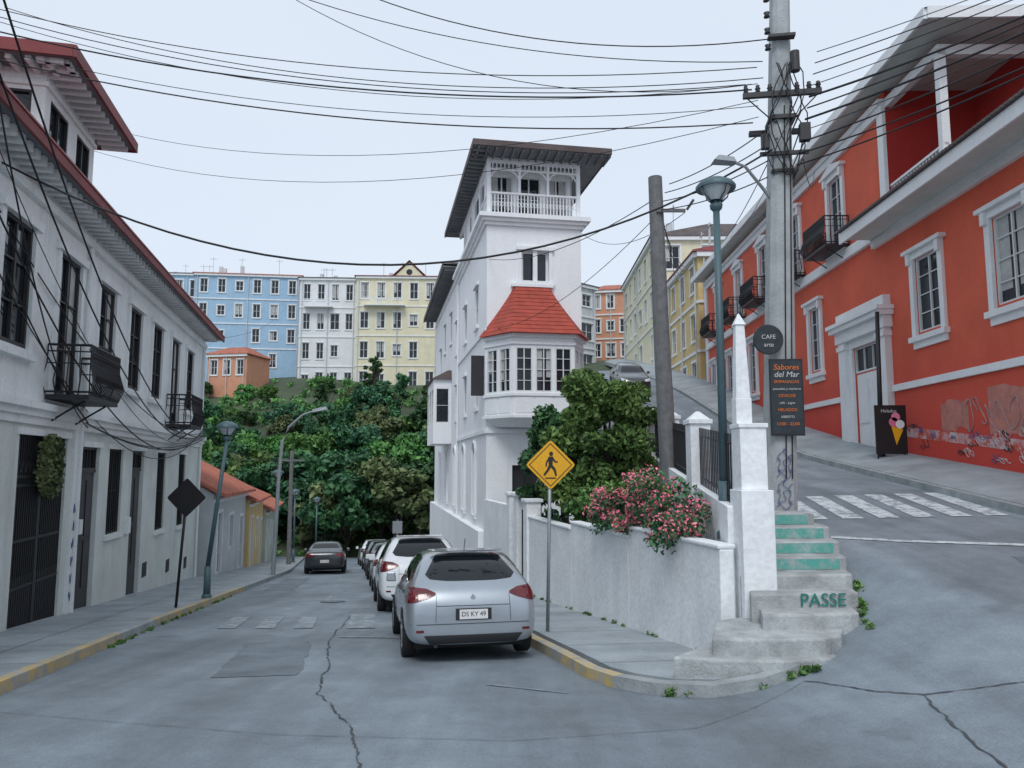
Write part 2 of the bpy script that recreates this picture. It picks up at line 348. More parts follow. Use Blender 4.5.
of=lambda y:10.4+.024*y
yu=list(np.arange(6,80,.6))
rcb=lambda y: 8.9+.012*y-.16
def HR(x,y):
    t=min(max((x-rcb(y))/1.6,0),1); return Uh(8.9,y)+.14+t*.28
polysheet('pavement',[(rcb(y)+.15,y) for y in yu],[(of(y)+.3,y) for y in yu],HR,'side',0,side=.4)
mb=MB(); curbline(mb,[(rcb(y),y) for y in np.arange(79,5,-.6)],lambda x,y:Uh(8.9,y),.15,w=.15); mb.make('curb',['curb'])
mb=MB()
for y in np.arange(4.5,40,1.6):
    strip(mb,[(fl(y)+.02,y),(leftcurb(y)-.16,y+.25)],.015,HL,.136,step=1,jit=.004)
strip(mb,[((fl(y)+leftcurb(y))/2,y) for y in np.arange(4,40,1.5)],.012,HL,.136,step=1)
for y in np.arange(9.6,30,1.5): strip(mb,[(rightcurb(y)+.16,y),(wl(y),y+.3)],.015,HLs,.136,step=1)
mb.make('pavement_joints',['joint'])

# markings
mb=MB()
strip(mb,[(-3.1,9.4),(-3.7,12.4)],1.0,H,.006,jit=.03,wj=.03,cross=6)
strip(mb,[(-7.2,24),(-8.6,31)],.9,H,.006,jit=.03,wj=.03,cross=3)
strip(mb,[(6.9,8.8),(7.3,10.4)],1.0,H,.006,jit=.03,wj=.03,cross=6)
mb.make('road_repair_patch',['roadpatch'])
mb=MB()
for i in range(7):
    x0=5.3+i*.62
    strip(mb,[(x0+.45,16.2),(x0+.1,13.6-i*.03)],.36,H,.01,wj=.04)
strip(mb,[(5.0,12.1),(5.9,11.65),(7.9,11.0),(8.6,10.8)],.16,H,.01,wj=.08)
mb.make('road_marking',['mark'])
mb=MB()
def sd(y,o): c=(leftcurb(y)+rightcurb(y))/2; return c+o
for o in (-1.9,-1.2,-.5): strip(mb,[(sd(14.2,o),14.2),(sd(16.2,o),16.2)],.34,H,.01,wj=.05)
strip(mb,[(sd(13.0,.2),13.0),(sd(13.0,1.9),12.9)],.14,H,.01)
strip(mb,[(-2.75,14.2),(-3.2,16.8)],.5,H,.012,wj=.04)
for y0 in (20,25,30): strip(mb,[(sd(y0,-.3),y0),(sd(y0+2,-.3),y0+2)],.1,H,.01)
strip(mb,[(-.3,8.9),(.6,8.4)],.04,H,.01,wj=.5)
mb.make('road_marking',['mark2'])
mb=MB()
strip(mb,[(-3.4,16.5),(-3.0,13),(-2.35,10),(-2.05,8.4),(-1.5,7.2),(-1.2,6.2),(-.9,5.0)],.015,H,.009,jit=.02,wj=.8,step=.06)
strip(mb,[(3.0,8.1),(3.3,7.3),(3.6,6.9),(4.6,6.7),(6.5,7.4)],.014,H,.009,jit=.012,wj=.7,step=.06)
strip(mb,[(3.6,6.9),(3.4,6.0),(3.25,5.0)],.016,H,.009,jit=.02,wj=.8,step=.06)
mb.make('road_crack',['crack'])
mb=MB()
strip(mb,[(-5.2,7.6),(-2,6.7),(0,6.5),(1.6,6.9),(3.0,8.1)],.007,H,.009,jit=.004,wj=.6,step=.1)
strip(mb,[(7.5,10.5),(6.9,8.8),(6.5,7.4),(6.2,6.0)],.007,H,.009,jit=.004,wj=.6,step=.1)
strip(mb,[(-3.6,22),(-6.2,36)],.012,H,.009,jit=.004,wj=.5,step=.3)
mb.make('road_joint',['joint'])
for (x,y,r) in ((-4.6,20.0,.33),(6.2,18.5,.32)):
    mb=MB()
    c_=[(x+r*math.cos(t),y+r*math.sin(t)) for t in np.linspace(0,2*math.pi,24,endpoint=False)]
    mb.face([(a,b,H(a,b)+.012) for a,b in c_]); mb.face([(x+(a-x)*.86,y+(b-y)*.86,H(x+(a-x)*.86,y+(b-y)*.86)+.017) for a,b in c_],1)
    mb.make('manhole_cover',['joint','roadpatch'])
def leafcloud(clumps,n,size,mb,m=0,flat=.8,rng=None):
    rng=rng or np.random
    for (cx,cy,cz,r) in clumps:
        k=int(n*r*r)
        d=rng.normal(size=(k,3)); d/=np.linalg.norm(d,axis=1)[:,None]+1e-9
        rad=r*(rng.random(k)**.45)[:,None]
        p=np.array([cx,cy,cz])+d*rad*np.array([1,1,flat])
        a=rng.normal(size=(k,3))+d*.3; a/=np.linalg.norm(a,axis=1)[:,None]
        b=np.cross(a,rng.normal(size=(k,3))); b/=np.linalg.norm(b,axis=1)[:,None]+1e-9
        s=size*(.6+.8*rng.random(k))[:,None]
        A=a*s;B=b*s*.55
        base=len(mb.v); V=np.stack([p-A,p+B,p+A,p-B],1).reshape(-1,3)
        mb.v+=[tuple(x) for x in V.tolist()]
        mb.f+=[(base+4*i,base+4*i+1,base+4*i+2,base+4*i+3) for i in range(k)]; mb.m+=[m]*k
mb=MB(); cl=[]
for i in range(22):
    t=random.random(); x=1.6+t*1.9; y=8.26+.1*t+random.uniform(-.05,.05); cl.append((x,y,H(x,y)+.03,random.uniform(.03,.09)))
for i in range(14):
    y=random.uniform(9,14); x=rightcurb(y)-.04; cl.append((x,y,H(x,y)+.02,random.uniform(.03,.06)))
for i in range(10):
    y=random.uniform(11.5,14); x=leftcurb(y)+.05; cl.append((x,y,H(x,y)+.02,random.uniform(.03,.07)))
for i in range(40):
    y=random.uniform(12,22); x=leftcurb(y)+.03; cl.append((x,y,H(x,y)+.02,random.uniform(.02,.05)))
for i in range(14):
    y=random.uniform(8.9,10.2); x=3.95+.28*(y-8.9)/.8+.1; cl.append((x+random.uniform(-.05,.1),y,H(x,y)+.03,random.uniform(.03,.08)))
for i in range(20):
    y=random.uniform(10.5,20); x=wl(y)-.04; cl.append((x,y,Lh(y)+.15,random.uniform(.02,.06)))
leafcloud(cl,9000,.03,mb)
mb.make('weeds',['leafB'],recalc=False)

# ------------------------------------------------------------------ stairs
st=empty('concrete_stairs')
xr=[3.72,4.14,4.32,4.44,4.55,4.64,4.68,4.62]
SB=-1.88; SR=.168
mb=MB()
for i in range(8):
    y0=8.72+.41*i; z=SB+SR*i; x1=xr[i]; xl=2.35 if i==0 else 2.9
    y1=12.4
    out=[(xl,y0-.08),(xl+(x1-xl)*.5,y0-.02),(x1-.16,y0+.02),(x1-.04,y0+.08),(x1,y0+.25),(x1+.05,y0+.5),(max(x1,4.6),y1),(3.0,y1),(3.0,y0+.3)] if i else [(2.2,8.62),(2.9,8.56),(3.45,8.62),(3.7,8.8),(3.9,9.2),(4.25,9.6),(4.5,y1),(3.0,y1),(3.0,9.9),(2.5,9.6)]
    mb.prism([(x,y,-3.2) for x,y in out],[(x,y,z) for x,y in out])
mb.make('steps',['stairs'],st,bevel=.025)
mb=MB()
out=[(1.75,8.55),(2.3,8.42),(2.9,8.38),(3.4,8.48),(3.78,8.7),(4.0,9.1),(3.2,9.9),(2.7,9.8),(2.3,9.2)]
mb.prism([(x,y,-3) for x,y in out],[(x,y,-2.06) for x,y in out]); mb.make('landing',['stairs'],st,bevel=.025)
mb=MB()
for i in (4,5,6,7):
    y0=8.72+.41*i; z=SB+SR*i; x1=xr[i]
    xa=2.9; xm=xa+(x1-xa)*.5; xe=x1-.16
    mb.face([(xm,y0-.026,z-.155),(xe,y0+.014,z-.155),(xe,y0+.014,z-.02),(xm,y0-.026,z-.02)])
    mb.face([(xa+.3,y0-.06,z-.155),(xm,y0-.026,z-.155),(xm,y0-.026,z-.02),(xa+.3,y0-.06,z-.02)])
mb.make('painted_riser',['steppaint'],st)
textobj('PASSE',(3.80,8.72+.82-.03,SB+SR*2-.083),(R(90),0,R(3)),.225,'teal',st,name='graffiti_text',ext=.004)

# ------------------------------------------------------------------ garden wall, retaining wall, railing
gw=empty('garden_wall'); mb=MB()
G=Fr(4.77,0,-.211,1); gk=1/G.d.y
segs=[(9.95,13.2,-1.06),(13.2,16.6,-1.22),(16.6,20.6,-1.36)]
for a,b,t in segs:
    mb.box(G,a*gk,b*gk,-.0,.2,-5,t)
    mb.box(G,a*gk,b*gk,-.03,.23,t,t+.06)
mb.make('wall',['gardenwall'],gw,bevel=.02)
mb=MB()
for y in (20.7,21.9,22.9):
    mb.box(G,y*gk-.22,y*gk+.22,-.06,.34,-6,-.85 if y>21 else -.95); mb.box(G,y*gk-.27,y*gk+.27,-.11,.39,-.95 if y<21 else -.85,-.75 if y>21 else -.86)
mb.box(G,23.1*gk,27.4*gk,0,.2,-6,-1.15)
mb.make('gate_piers',['gardenwall'],gw,bevel=.015)
mb=MB()
for k in range(9):
    u=(20.95+.09*k)*gk; mb.box(G,u,u+.02,.08,.1,-3.6,-1.2)
mb.make('gate',['iron'],gw)

rw=empty('retaining_wall'); mb=MB(); mb2=MB()
pil=[10.15,13.0,16.6,19.6]
zt=lambda y:-.47+.085*(y-10.8)
for a,b in zip(pil[:-1],pil[1:]):
    for q in range(6):
        y0=a+(b-a)*q/6; y1=a+(b-a)*(q+1)/6
        x0,x1=rx(y0)-.12,rx(y1)-.12
        mb.prism([(x0,y0,-5),(x1,y1,-5),(x1+.26,y1,-5),(x0+.26,y0,-5)],[(x0,y0,zt(y0)),(x1,y1,zt(y1)),(x1+.26,y1,zt(y1)),(x0+.26,y0,zt(y0))])
    ra,rb=a+.25,b-.2
    n=int((rb-ra)/.13)
    for h in (.12,.82):
        mb2.tube([(rx(ra),ra,zt(ra)+h),(rx(rb),rb,zt(rb)+h)],.016,6)
    for i in range(n+1):
        y=ra+(rb-ra)*i/n; mb2.tube([(rx(y),y,zt(y)),(rx(y),y,zt(y)+.95)],[.011,.011],5)
for y in (13.0,16.6,19.6):
    z=zt(y); x=rx(y)
    F0=Fr(x,y,1,0); mb.box(F0,-.17,.17,-.19,.19,-5,z+1.0); mb.box(F0,-.2,.2,-.23,.23,z+1.0,z+1.08)
    mb.prism([(x-.17,y-.2,z+1.08),(x+.17,y-.2,z+1.08),(x+.17,y+.2,z+1.08),(x-.17,y+.2,z+1.08)],[(x-.03,y-.03,z+1.22),(x+.03,y-.03,z+1.22),(x+.03,y+.03,z+1.22),(x-.03,y+.03,z+1.22)])
for q in range(10):
    y0=19.6+q*2.; y1=y0+2.
    z0,z1=Uh(5,y0)+.9,Uh(5,y1)+.9; x0,x1=rx(24) if y0>24 else rx(y0), rx(24) if y1>24 else rx(y1)
    mb.prism([(x0-.1,y0,-4),(x1-.1,y1,-4),(x1+.1,y1,-4),(x0+.1,y0,-4)],[(x0-.1,y0,z0),(x1-.1,y1,z1),(x1+.1,y1,z1),(x0+.1,y0,z0)])
ex_,ey_=3.13,10.05
E=Fr(ex_,ey_,1,0)
mb.box(E,-.215,.20,-.22,.3,-4,-.30)
mb.box(E,-.18,.165,-.18,.2,-.30,.50)
mb.box(E,-.20,.185,-.2,.22,.50,.56)
mb.box(E,-.19,.02,-.1,.1,.56,.9)
mb.prism([(ex_-.18,ey_-.09,.9),(ex_+.01,ey_-.09,.9),(ex_+.01,ey_+.09,.9),(ex_-.18,ey_+.09,.9)],[(ex_-.15,ey_-.06,1.88),(ex_-.03,ey_-.06,1.88),(ex_-.03,ey_+.06,1.88),(ex_-.15,ey_+.06,1.88)])
mb.prism([(ex_-.17,ey_-.08,1.88),(ex_-.01,ey_-.08,1.88),(ex_-.01,ey_+.08,1.88),(ex_-.17,ey_+.08,1.88)],[(ex_-.10,ey_-.01,2.04),(ex_-.08,ey_-.01,2.04),(ex_-.08,ey_+.01,2.04),(ex_-.10,ey_+.01,2.04)])
mb.make('wall',['gardenwall'],rw,bevel=.015)
mb2.make('iron_railing',['iron'],rw)
sp=[]; random.seed(21)
for g in range(5):
    z=-1.4+.2*g; sp.append([(ex_-.15+.3*t+.04*math.sin(t*21),ey_-.222 if z<-.3 else ey_-.183,z+.09*math.sin(t*11+g*1.7)) for t in np.linspace(0,1,24)])
curveobj('graffiti',sp,.0045,'blueink',rw)

# ------------------------------------------------------------------ left white house
lh=empty('white_two_storey_house')
LF=Fr(-5.4,0,-.228,1); k=1/LF.d.y
wa=MB();tr=MB();gl=MB();fm=MB();ir=MB();rf=MB();dr=MB()
YE=29.9
up=[]
for y in [7.4,9.85,12.3,14.75,17.2,19.65,22.1,24.55,27.0]:
    up.append(((y-.6)*k,(y+.6)*k,2.0 if y not in(14.75,24.55) else 1.35,4.1))
lo=[(8.2*k,9.6*k,-2.3,.45),(12.9*k,15.2*k,-4,.55),(16.15*k,17.3*k,-4,.42),(18.05*k,19.2*k,-1.6,.42),(20.1*k,21.3*k,-4,.42),(22.9*k,24.0*k,-1.9,.42),(26.0*k,27.1*k,-2.0,.42)]
DU=.10
wall(wa,LF,4*k,YE*k,1.05,5.2,up,m=0,depth=DU)
wall(wa,LF,4*k,YE*k,-6,1.05,lo,m=1,depth=.16)
wa.box(LF,4*k,YE*k-.0,-9,-.31,-6,5.08,0)
wa.face([LF.P(YE*k,0,-6),LF.P(YE*k,-.31,-6),LF.P(YE*k,-.31,5.15),LF.P(YE*k,0,5.15)])
for o in up:
    window(gl,fm,LF,*o,cols=2,rows=3,curt=.3,depth=DU,t=.07)
    a,b,c,d=o
    tr.box(LF,a-.14,a,.0,.05,c-.1,d); tr.box(LF,b,b+.14,0,.05,c-.1,d); tr.box(LF,a-.2,b+.2,0,.1,d,d+.16)
    if c>1.6: tr.box(LF,a-.2,b+.2,0,.13,c-.2,c-.1)
for i,o in enumerate(lo):
    a,b,c,d=o
    tr.box(LF,a-.1,b+.1,0,.05,d,d+.12)
    if i==1:
        n=26
        dr.face([LF.P(a,-.15,c),LF.P(b,-.15,c),LF.P(b,-.15,d),LF.P(a,-.15,d)],1)
        for j in range(n+1):
            u=a+(b-a)*j/n; ir.box(LF,u-.014,u+.014,-.08,-.05,-3,d)
        for z in (-2.1,-1.3,-.35,-.2): ir.box(LF,a,b,-.085,-.045,z,z+.05)
        ir.box(LF,a,b,-.07,-.06,-3,-1.9)
        ir.box(LF,(a+b)/2-.06,(a+b)/2+.06,-.09,-.04,-3,d)
        for j in range(n//2):
            u=a+(b-a)*(j+.5)*2/n; pts=[LF.P(u+.08*math.cos(t),-.06,-.02+.09*math.sin(t)) for t in np.linspace(0,6.28,10)]; ir.tube(pts,.01,4)
    elif c<=-3:
        dr.box(LF,a,b,-.15,-.10,c,d-.55,0)
        for s in range(2):
            for z0,z1 in((-2.6,-1.6),(-1.5,-.3)):
                dr.box(LF,a+.08+s*(b-a)/2,a-.08+(s+1)*(b-a)/2,-.099,-.08,z0,z1,0)
        window(gl,fm,LF,a,b,d-.5,d,depth=.16,cols=3,rows=1)
        dr.box(LF,a,b,-.14,-.06,d-.55,d-.5,0)
    else:
        window(gl,fm,LF,a,b,c,d,depth=.16,cols=2,rows=2)
        n=7
        for j in range(n): u=a+(b-a)*(j+.5)/n; ir.box(LF,u-.01,u+.01,-.05,-.03,c,d)
        tr.box(LF,a-.1,b+.1,0,.08,c-.12,c)
for y in (21.9,24.9,27.8): ir.box(LF,y*k-.25,y*k+.25,.002,.01,-3.1-.09*(y-22),-2.7-.09*(y-22))
for (y,z,w_,h_) in ((11.7,-1.2,.35,.5),(15.95,-1.4,.18,.3),(19.6,-1.7,.3,.4)): tr.box(LF,y*k,y*k+w_,0,.09,z,z+h_)
tr.box(LF,4*k,YE*k+.05,0,.2,1.0,1.12); tr.box(LF,4*k,YE*k+.05,0,.12,.88,1.0); tr.box(LF,4*k,YE*k+.05,0,.06,.74,.88)
tr.box(LF,4*k,YE*k,0,.10,4.62,4.78)
for j in range(90):
    u=4*k+j*.3
    if u<YE*k: tr.box(LF,u,u+.12,0.0,.46,4.93,5.08)
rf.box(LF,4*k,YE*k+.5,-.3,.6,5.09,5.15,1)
rf.box(LF,4*k,YE*k+.52,.6,.66,5.02,5.24,0)
rf.prism([LF.P(4*k,.68,5.2),LF.P(YE*k+.5,.68,5.2),LF.P(YE*k+.5,-9,5.2),LF.P(4*k,-9,5.2)],[LF.P(4*k,.66,5.26),LF.P(YE*k+.5,.66,5.26),LF.P(YE*k-3,-4.2,6.6),LF.P(4*k,-4.2,6.6)],0)
tr.tube([LF.P(15.75*k,.07,4.8),LF.P(15.75*k,.07,-3.2)],.05,8); tr.box(LF,15.5*k,15.98*k,.0,.05,-4,.74)
tr.tube([LF.P(29.5*k,.07,4.8),LF.P(29.5*k,.07,-4.2)],.05,8)
def balcony(yc,w,z,dep=.75,F=LF,kk=1,mb=ir,belly=.12,mslab=None,th=.011):
    u=yc*kk
    (mslab or mb).box(F,u-w/2,u+w/2,0.02,dep,z-.09,z)
    for s in (-1,1): mb.tube([F.P(u+s*w*.35,.02,z-.5),F.P(u+s*w*.35,.3,z-.3),F.P(u+s*w*.35,dep*.8,z-.1)],.02,5)
    n=int(w/.09)
    path=[(u-w/2,.02)]+[(u-w/2,dep*t) for t in (.25,.5,.75)]+[(u-w/2+w*j/n,dep) for j in range(n+1)]+[(u+w/2,dep*t) for t in (.75,.5,.25)]+[(u+w/2,.02)]
    cu,cn=u,dep*.4
    for (a,b) in path:
        ba=a+(a-cu)*belly*.8; bb=b+(b-cn)*belly*1.6
        mb.tube([F.P(a,b,z),F.P(ba,bb,z+.25),F.P(a,b,z+.6),F.P(a,b,z+.92)],th,4,cap=False)
    for h,r in ((.92,.025),(.8,.014),(.58,.012),(.05,.02)):
        mb.tube([F.P(a,b,z+h) for a,b in path],r,5)
    for j in range(n-1):
        a=u-w/2+w*(j+.5)/n
        mb.tube([F.P(a+.04*math.cos(t),dep,z+.7+.06*math.sin(t)) for t in np.linspace(0,6.28,8)],.008,3,cap=False)
        mb.tube([F.P(a+.04*math.cos(t),dep+.1,z+.3+.1*math.sin(t)) for t in np.linspace(0,6.28,8)],.008,3,cap=False)
balcony(14.75,1.9,1.32,kk=k,th=.014); balcony(24.55,1.9,1.32,kk=k,th=.014)
T0,T1=15.0*k,18.1*k; nb=-.75
LK=Fr(*LF.P(0,nb,0)[:2],-.228,1)
lkw=[(15.3*k,16.35*k,6.05,7.6),(16.9*k,17.8*k,6.05,7.6)]
wall(wa,LK,T0,T1,5.0,8.1,lkw,depth=.1)
for o in lkw: window(gl,fm,LK,*o,cols=2,rows=2,depth=.1)
FK=Fr(*LK.P(T0,0,0)[:2],-LF.n.x,-LF.n.y,flip=True)
if FK.n.y>0: FK.n=-FK.n
fw=[(.25,1.6,6.1,7.65),(2.0,3.5,6.1,7.65),(4.0,5.6,6.1,7.65)]
wall(wa,FK,0,7,5.0,8.1,fw,depth=.1)
for o in fw: window(gl,fm,FK,*o,cols=3,rows=1,depth=.1)
wa.face([LK.P(T1,0,5),LK.P(T1,-7,5),LK.P(T1,-7,8.1),LK.P(T1,0,8.1)])
for z in (5.88,7.74):
    tr.box(LK,T0-.0,T1,0.0,.06,z,z+.1); tr.box(FK,-.06,7,0,.06,z,z+.1)
rf.box(LK,T0-.75,T1+.75,-7.5,.72,8.1,8.18,1)
rf.box(LK,T0-.8,T1+.8,.72,.78,8.05,8.3,0); rf.box(LK,T0-.81,T0-.75,-7.5,.72,8.05,8.3,0); rf.box(LK,T1+.75,T1+.81,-7.5,.72,8.05,8.3,0)
rf.prism([LK.P(T0-.8,.76,8.26),LK.P(T1+.8,.76,8.26),LK.P(T1+.8,-7.5,8.26),LK.P(T0-.8,-7.5,8.26)],[LK.P(T0+1.5,-2,9.0),LK.P(T1-1.5,-2,9.0),LK.P(T1-1.5,-6,9.0),LK.P(T0+1.5,-6,9.0)],0)
for j in range(14):
    u=T0-.6+j*.33; tr.box(LK,u,u+.1,0,.6,7.98,8.09)
for j in range(20): tr.box(FK,-.6+j*.35,-.5+j*.35,0.0,.6,7.98,8.09)
wa.make('walls',['leftwall','leftlow'],lh); tr.make('trim',['leftwall'],lh); gl.make('window_panes',['glass','curtain'],lh); fm.make('window_frames',['framedark'],lh)
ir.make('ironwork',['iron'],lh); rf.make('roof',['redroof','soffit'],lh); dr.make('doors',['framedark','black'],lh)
sp=[]
for g in range(6):
    z=-2.6+.35*g; sp.append([LF.P(15.6*k+.25*t,.058,z+.1*math.sin(t*17+g)) for t in np.linspace(0,1,14)])
curveobj('graffiti',sp,.006,'blueink',lh)
mb=MB(); cl=[]
for t in np.linspace(0,6.28,22):
    p=LF.P(14.05*k+.36*math.cos(t),.12,.0+.5*math.sin(t)); cl.append((*p,.13))
for t in range(10):
    p=LF.P(14.05*k+random.uniform(-.2,.2),.12,random.uniform(-.3,.3)); cl.append((*p,.12))
leafcloud(cl,2500,.05,mb); mb.make('hanging_plant',['leafC'],recalc=False)

# ------------------------------------------------------------------ terracotta-roof houses further down
def row_house(name,y0,y1,ztop,ridge,wallm,roofm,dx=0,seed=1):
    e=empty(name); random.seed(seed)
    x0,x1=leftcurb(y0)-2.1+dx,leftcurb(y1)-2.1+dx
    F=Fr(x0,y0,x1-x0,y1-y0); Ln=math.hypot(x1-x0,y1-y0)
    wa=MB();gl=MB();fm=MB();rf=MB();tr=MB()
    ops=[]; n=max(2,int(Ln/2.3))
    for i in range(n):
        u=(i+.5)*Ln/n; g=Lh(y0+(y1-y0)*(i+.5)/n)+.13
        if i%2==0: ops.append((u-.5,u+.5,g,g+2.5))
        else: ops.append((u-.5,u+.5,g+1.0,g+2.5))
    wall(wa,F,0,Ln,-9,ztop,ops,depth=.12)
    for o in ops: window(gl,fm,F,*o,cols=2,rows=3,depth=.12); tr.box(F,o[0]-.1,o[1]+.1,0,.05,o[3],o[3]+.12); tr.box(F,o[0]-.1,o[0],0,.05,o[2],o[3]); tr.box(F,o[1],o[1]+.1,0,.05,o[2],o[3])
    wa.face([F.P(0,0,-9),F.P(0,-7,-9),F.P(0,-7,ztop),F.P(0,-3.5,ridge),F.P(0,0,ztop)]); wa.face([F.P(Ln,0,-9),F.P(Ln,-7,-9),F.P(Ln,-7,ztop),F.P(Ln,-3.5,ridge),F.P(Ln,0,ztop)])
    rf.prism([F.P(-.2,.45,ztop-.14),F.P(Ln+.2,.45,ztop-.14),F.P(Ln+.2,-3.5,ridge),F.P(-.2,-3.5,ridge)],[F.P(-.2,.45,ztop-.05),F.P(Ln+.2,.45,ztop-.05),F.P(Ln+.2,-3.5,ridge+.1),F.P(-.2,-3.5,ridge+.1)])
    rf.prism([F.P(-.2,-7.4,ztop-.14),F.P(Ln+.2,-7.4,ztop-.14),F.P(Ln+.2,-3.5,ridge),F.P(-.2,-3.5,ridge)],[F.P(-.2,-7.4,ztop-.05),F.P(Ln+.2,-7.4,ztop-.05),F.P(Ln+.2,-3.5,ridge+.1),F.P(-.2,-3.5,ridge+.1)])
    for j in range(int(Ln/.25)):
        u=j*.25; rf.tube([F.P(u,.45,ztop-.04),F.P(u,-3.5,ridge+.11)],.05,5)
    tr.box(F,0,Ln,0,.12,ztop-.35,ztop-.2)
    wa.make('walls',[wallm],e); gl.make('windows',['glass'],e); fm.make('frames',['framewhite'],e); rf.make('roof',[roofm],e); tr.make('trim',['whitetrim'],e)
row_house('terracotta_roof_house',30.6,39,-1.1,.9,'greyh','terra',dx=-.4)
row_house('yellow_row_house',39.1,47,-1.7,-.1,'yellowh','terra',dx=-.2,seed=2)
row_house('pale_row_house',47.1,57,-2.6,-1.0,'palegh','terra',seed=3)

# ------------------------------------------------------------------ central tower house
th=empty('white_tower_house')
TL=Fr(4.02,0,-.18,1,flip=True); kt=1/TL.d.y; C0=TL.P(27.5*kt,0,0)
TF=Fr(C0[0],C0[1],.984,.177); W=3.6
wa=MB();tr=MB();gl=MB();fm=MB();rf=MB();ir=MB();sk=MB()
lw=[]
for y in (30.6,34.2,38.0,42.2,46.6): lw.append((y*kt-.4,y*kt+.4,-1.9,.55))
for y in (30.2,34.0,37.6,46.8): lw.append((y*kt-.45,y*kt+.45,2.3,4.0)); lw.append((y*kt-.45,y*kt+.45,5.6,7.2))
lw+= [(40.5*kt-.4,40.5*kt+.4,6.6,8.2),(44*kt-.4,44*kt+.4,6.6,8.2)]
wall(wa,TL,27.5*kt,37*kt,-8,9.2,[o for o in lw if o[1]<37*kt],depth=.12)
wall(wa,TL,37*kt,51*kt,-8,9.9,[o for o in lw if o[0]>37*kt],depth=.12)
for i,o in enumerate(lw):
    window(gl,fm,TL,*o,cols=2,rows=2,depth=.12)
    a,b,c,d=o
    tr.box(TL,a-.12,b+.12,0,.09,c-.14,c)
    if i<5:
        u=(a+b)/2
        pts=[TL.P(u+.5*math.cos(t),.03,d+.02+.42*math.sin(t)) for t in np.linspace(0,math.pi,12)]
        tr.tube([TL.P(a-.1,.03,c)]+pts[::-1]+[TL.P(b+.1,.03,c)],.07,6)
        gl.face([TL.P(u+.42*math.cos(t),.012,d+.36*math.sin(t)) for t in np.linspace(0,math.pi,10)],0)
    else: tr.box(TL,a-.15,b+.15,0,.11,d,d+.14)
fo=[(1.3,2.35,6.85,8.05),(.95,2.05,-3.0,.05)]
wall(wa,TF,0,W,-8,9.2,fo)
window(gl,fm,TF,*fo[0],cols=2,rows=1,t=.09)
dr=MB(); dr.face([TF.P(.95,-.2,-3),TF.P(2.05,-.2,-3),TF.P(2.05,-.2,.05),TF.P(.95,-.2,.05)]); dr.box(TF,.95,1.0,-.19,-.1,-3,.05); dr.box(TF,2.0,2.05,-.19,-.1,-3,.05); dr.box(TF,1.47,1.53,-.19,-.1,-3,.05)
dr.make('door',['framedark'],th)
for a,b,c,d in (fo[0],): tr.box(TF,a-.12,a,0,.06,c,d); tr.box(TF,b,b+.12,0,.06,c,d); tr.box(TF,a-.2,b+.2,0,.12,d,d+.14); tr.box(TF,a-.2,b+.2,0,.12,c-.12,c); tr.box(TF,(a+b)/2-.08,(a+b)/2+.08,-.1,.03,c,d)
Bk=37*kt-27.5*kt
wa.face([TF.P(W,0,-8),TF.P(W,-Bk,-8),TF.P(W,-Bk,9.2),TF.P(W,0,9.2)])
wa.face([TF.P(0,-Bk,5),TF.P(W,-Bk,5),TF.P(W,-Bk,9.2),TF.P(0,-Bk,9.2)])
wa.face([TF.P(0,-Bk,-8),TF.P(5.2,-Bk,-8),TF.P(5.2,-Bk,9.9),TF.P(0,-Bk,9.9)])
wa.face([TF.P(5.2,-Bk,-8),TF.P(5.2,-Bk-14,-8),TF.P(5.2,-Bk-14,9.9),TF.P(5.2,-Bk,9.9)])
for z,p in ((8.95,.10),(4.9,.07),(1.2,.08)):
    tr.box(TL,27.5*kt-p,37*kt,0.0,p,z,z+.14)
    if z!=4.9: tr.box(TF,0.0,W+p,0,p+.002,z,z+.142)
tr.box(TL,27.5*kt,51*kt,.0,.28,-8,-2.3); tr.box(TF,0,W,0.0,.2,-8,-2.3)
tr.box(TL,37*kt,51*kt,0,.08,9.3,9.45)
z0=9.2
tr.box(TF,-.32,W+.32,-Bk,.34,z0,z0+.16)
tr.box(TF,-.2,W+.2,-Bk,.22,z0-.12,z0)
for u in (0,W-.14):
    for n0 in (-.0,-2.0,-4.5,-7.5): tr.box(TF,u,u+.14,n0-.14,n0,z0+.16,11.6)
for u in (1.2,2.3): tr.box(TF,u,u+.09,-.12,-.03,z0+.16+.9,11.6)
tr.box(TF,0.14,W-.14,-.12,-.02,11.4,11.6)
tr.box(TF,.02,.12,-Bk,-.14,11.3,11.6); tr.box(TF,W-.12,W-.02,-Bk,-.14,11.3,11.6)
for j in range(22):
    u=.2+j*.155; tr.box(TF,u,u+.04,-.09,-.05,11.18,11.4)
tr.box(TF,.14,W-.14,-.1,-.04,11.12,11.18)
for s,u in ((1,.14),(-1,W-.14),(1,1.29),(-1,1.2),(1,2.39),(-1,2.3)):
    tr.tube([TF.P(u,-.07,10.85),TF.P(u+s*.10,-.07,11.02),TF.P(u+s*.28,-.07,11.13)],.025,5)
for j in range(27):
    u=.16+j*.126; tr.box(TF,u,u+.035,-.09,-.055,z0+.26,z0+1.0)
    if j<26: tr.tube([TF.P(u+.08+.04*math.cos(t),-.07,z0+.62+.09*math.sin(t)) for t in np.linspace(0,6.28,7)],.012,3,cap=False)
tr.box(TF,.14,W-.14,-.12,-.02,z0+1.0,z0+1.07); tr.box(TF,.14,W-.14,-.11,-.03,z0+.2,z0+.26)
for j in range(60):
    n_=-.2-j*.13
    if n_>-7.4: tr.box(TF,.05,.09,n_-.035,n_,z0+.26,z0+1.0)
tr.box(TF,.02,.12,-7.4,-.14,z0+1.0,z0+1.07)
inn=[(.25,1.15,9.45,11.25),(1.32,2.24,9.45,11.25),(2.42,3.32,9.45,11.25)]
wall(wa,TF,.1,W-.1,9.36,11.6,inn,n=-.9,depth=.12)
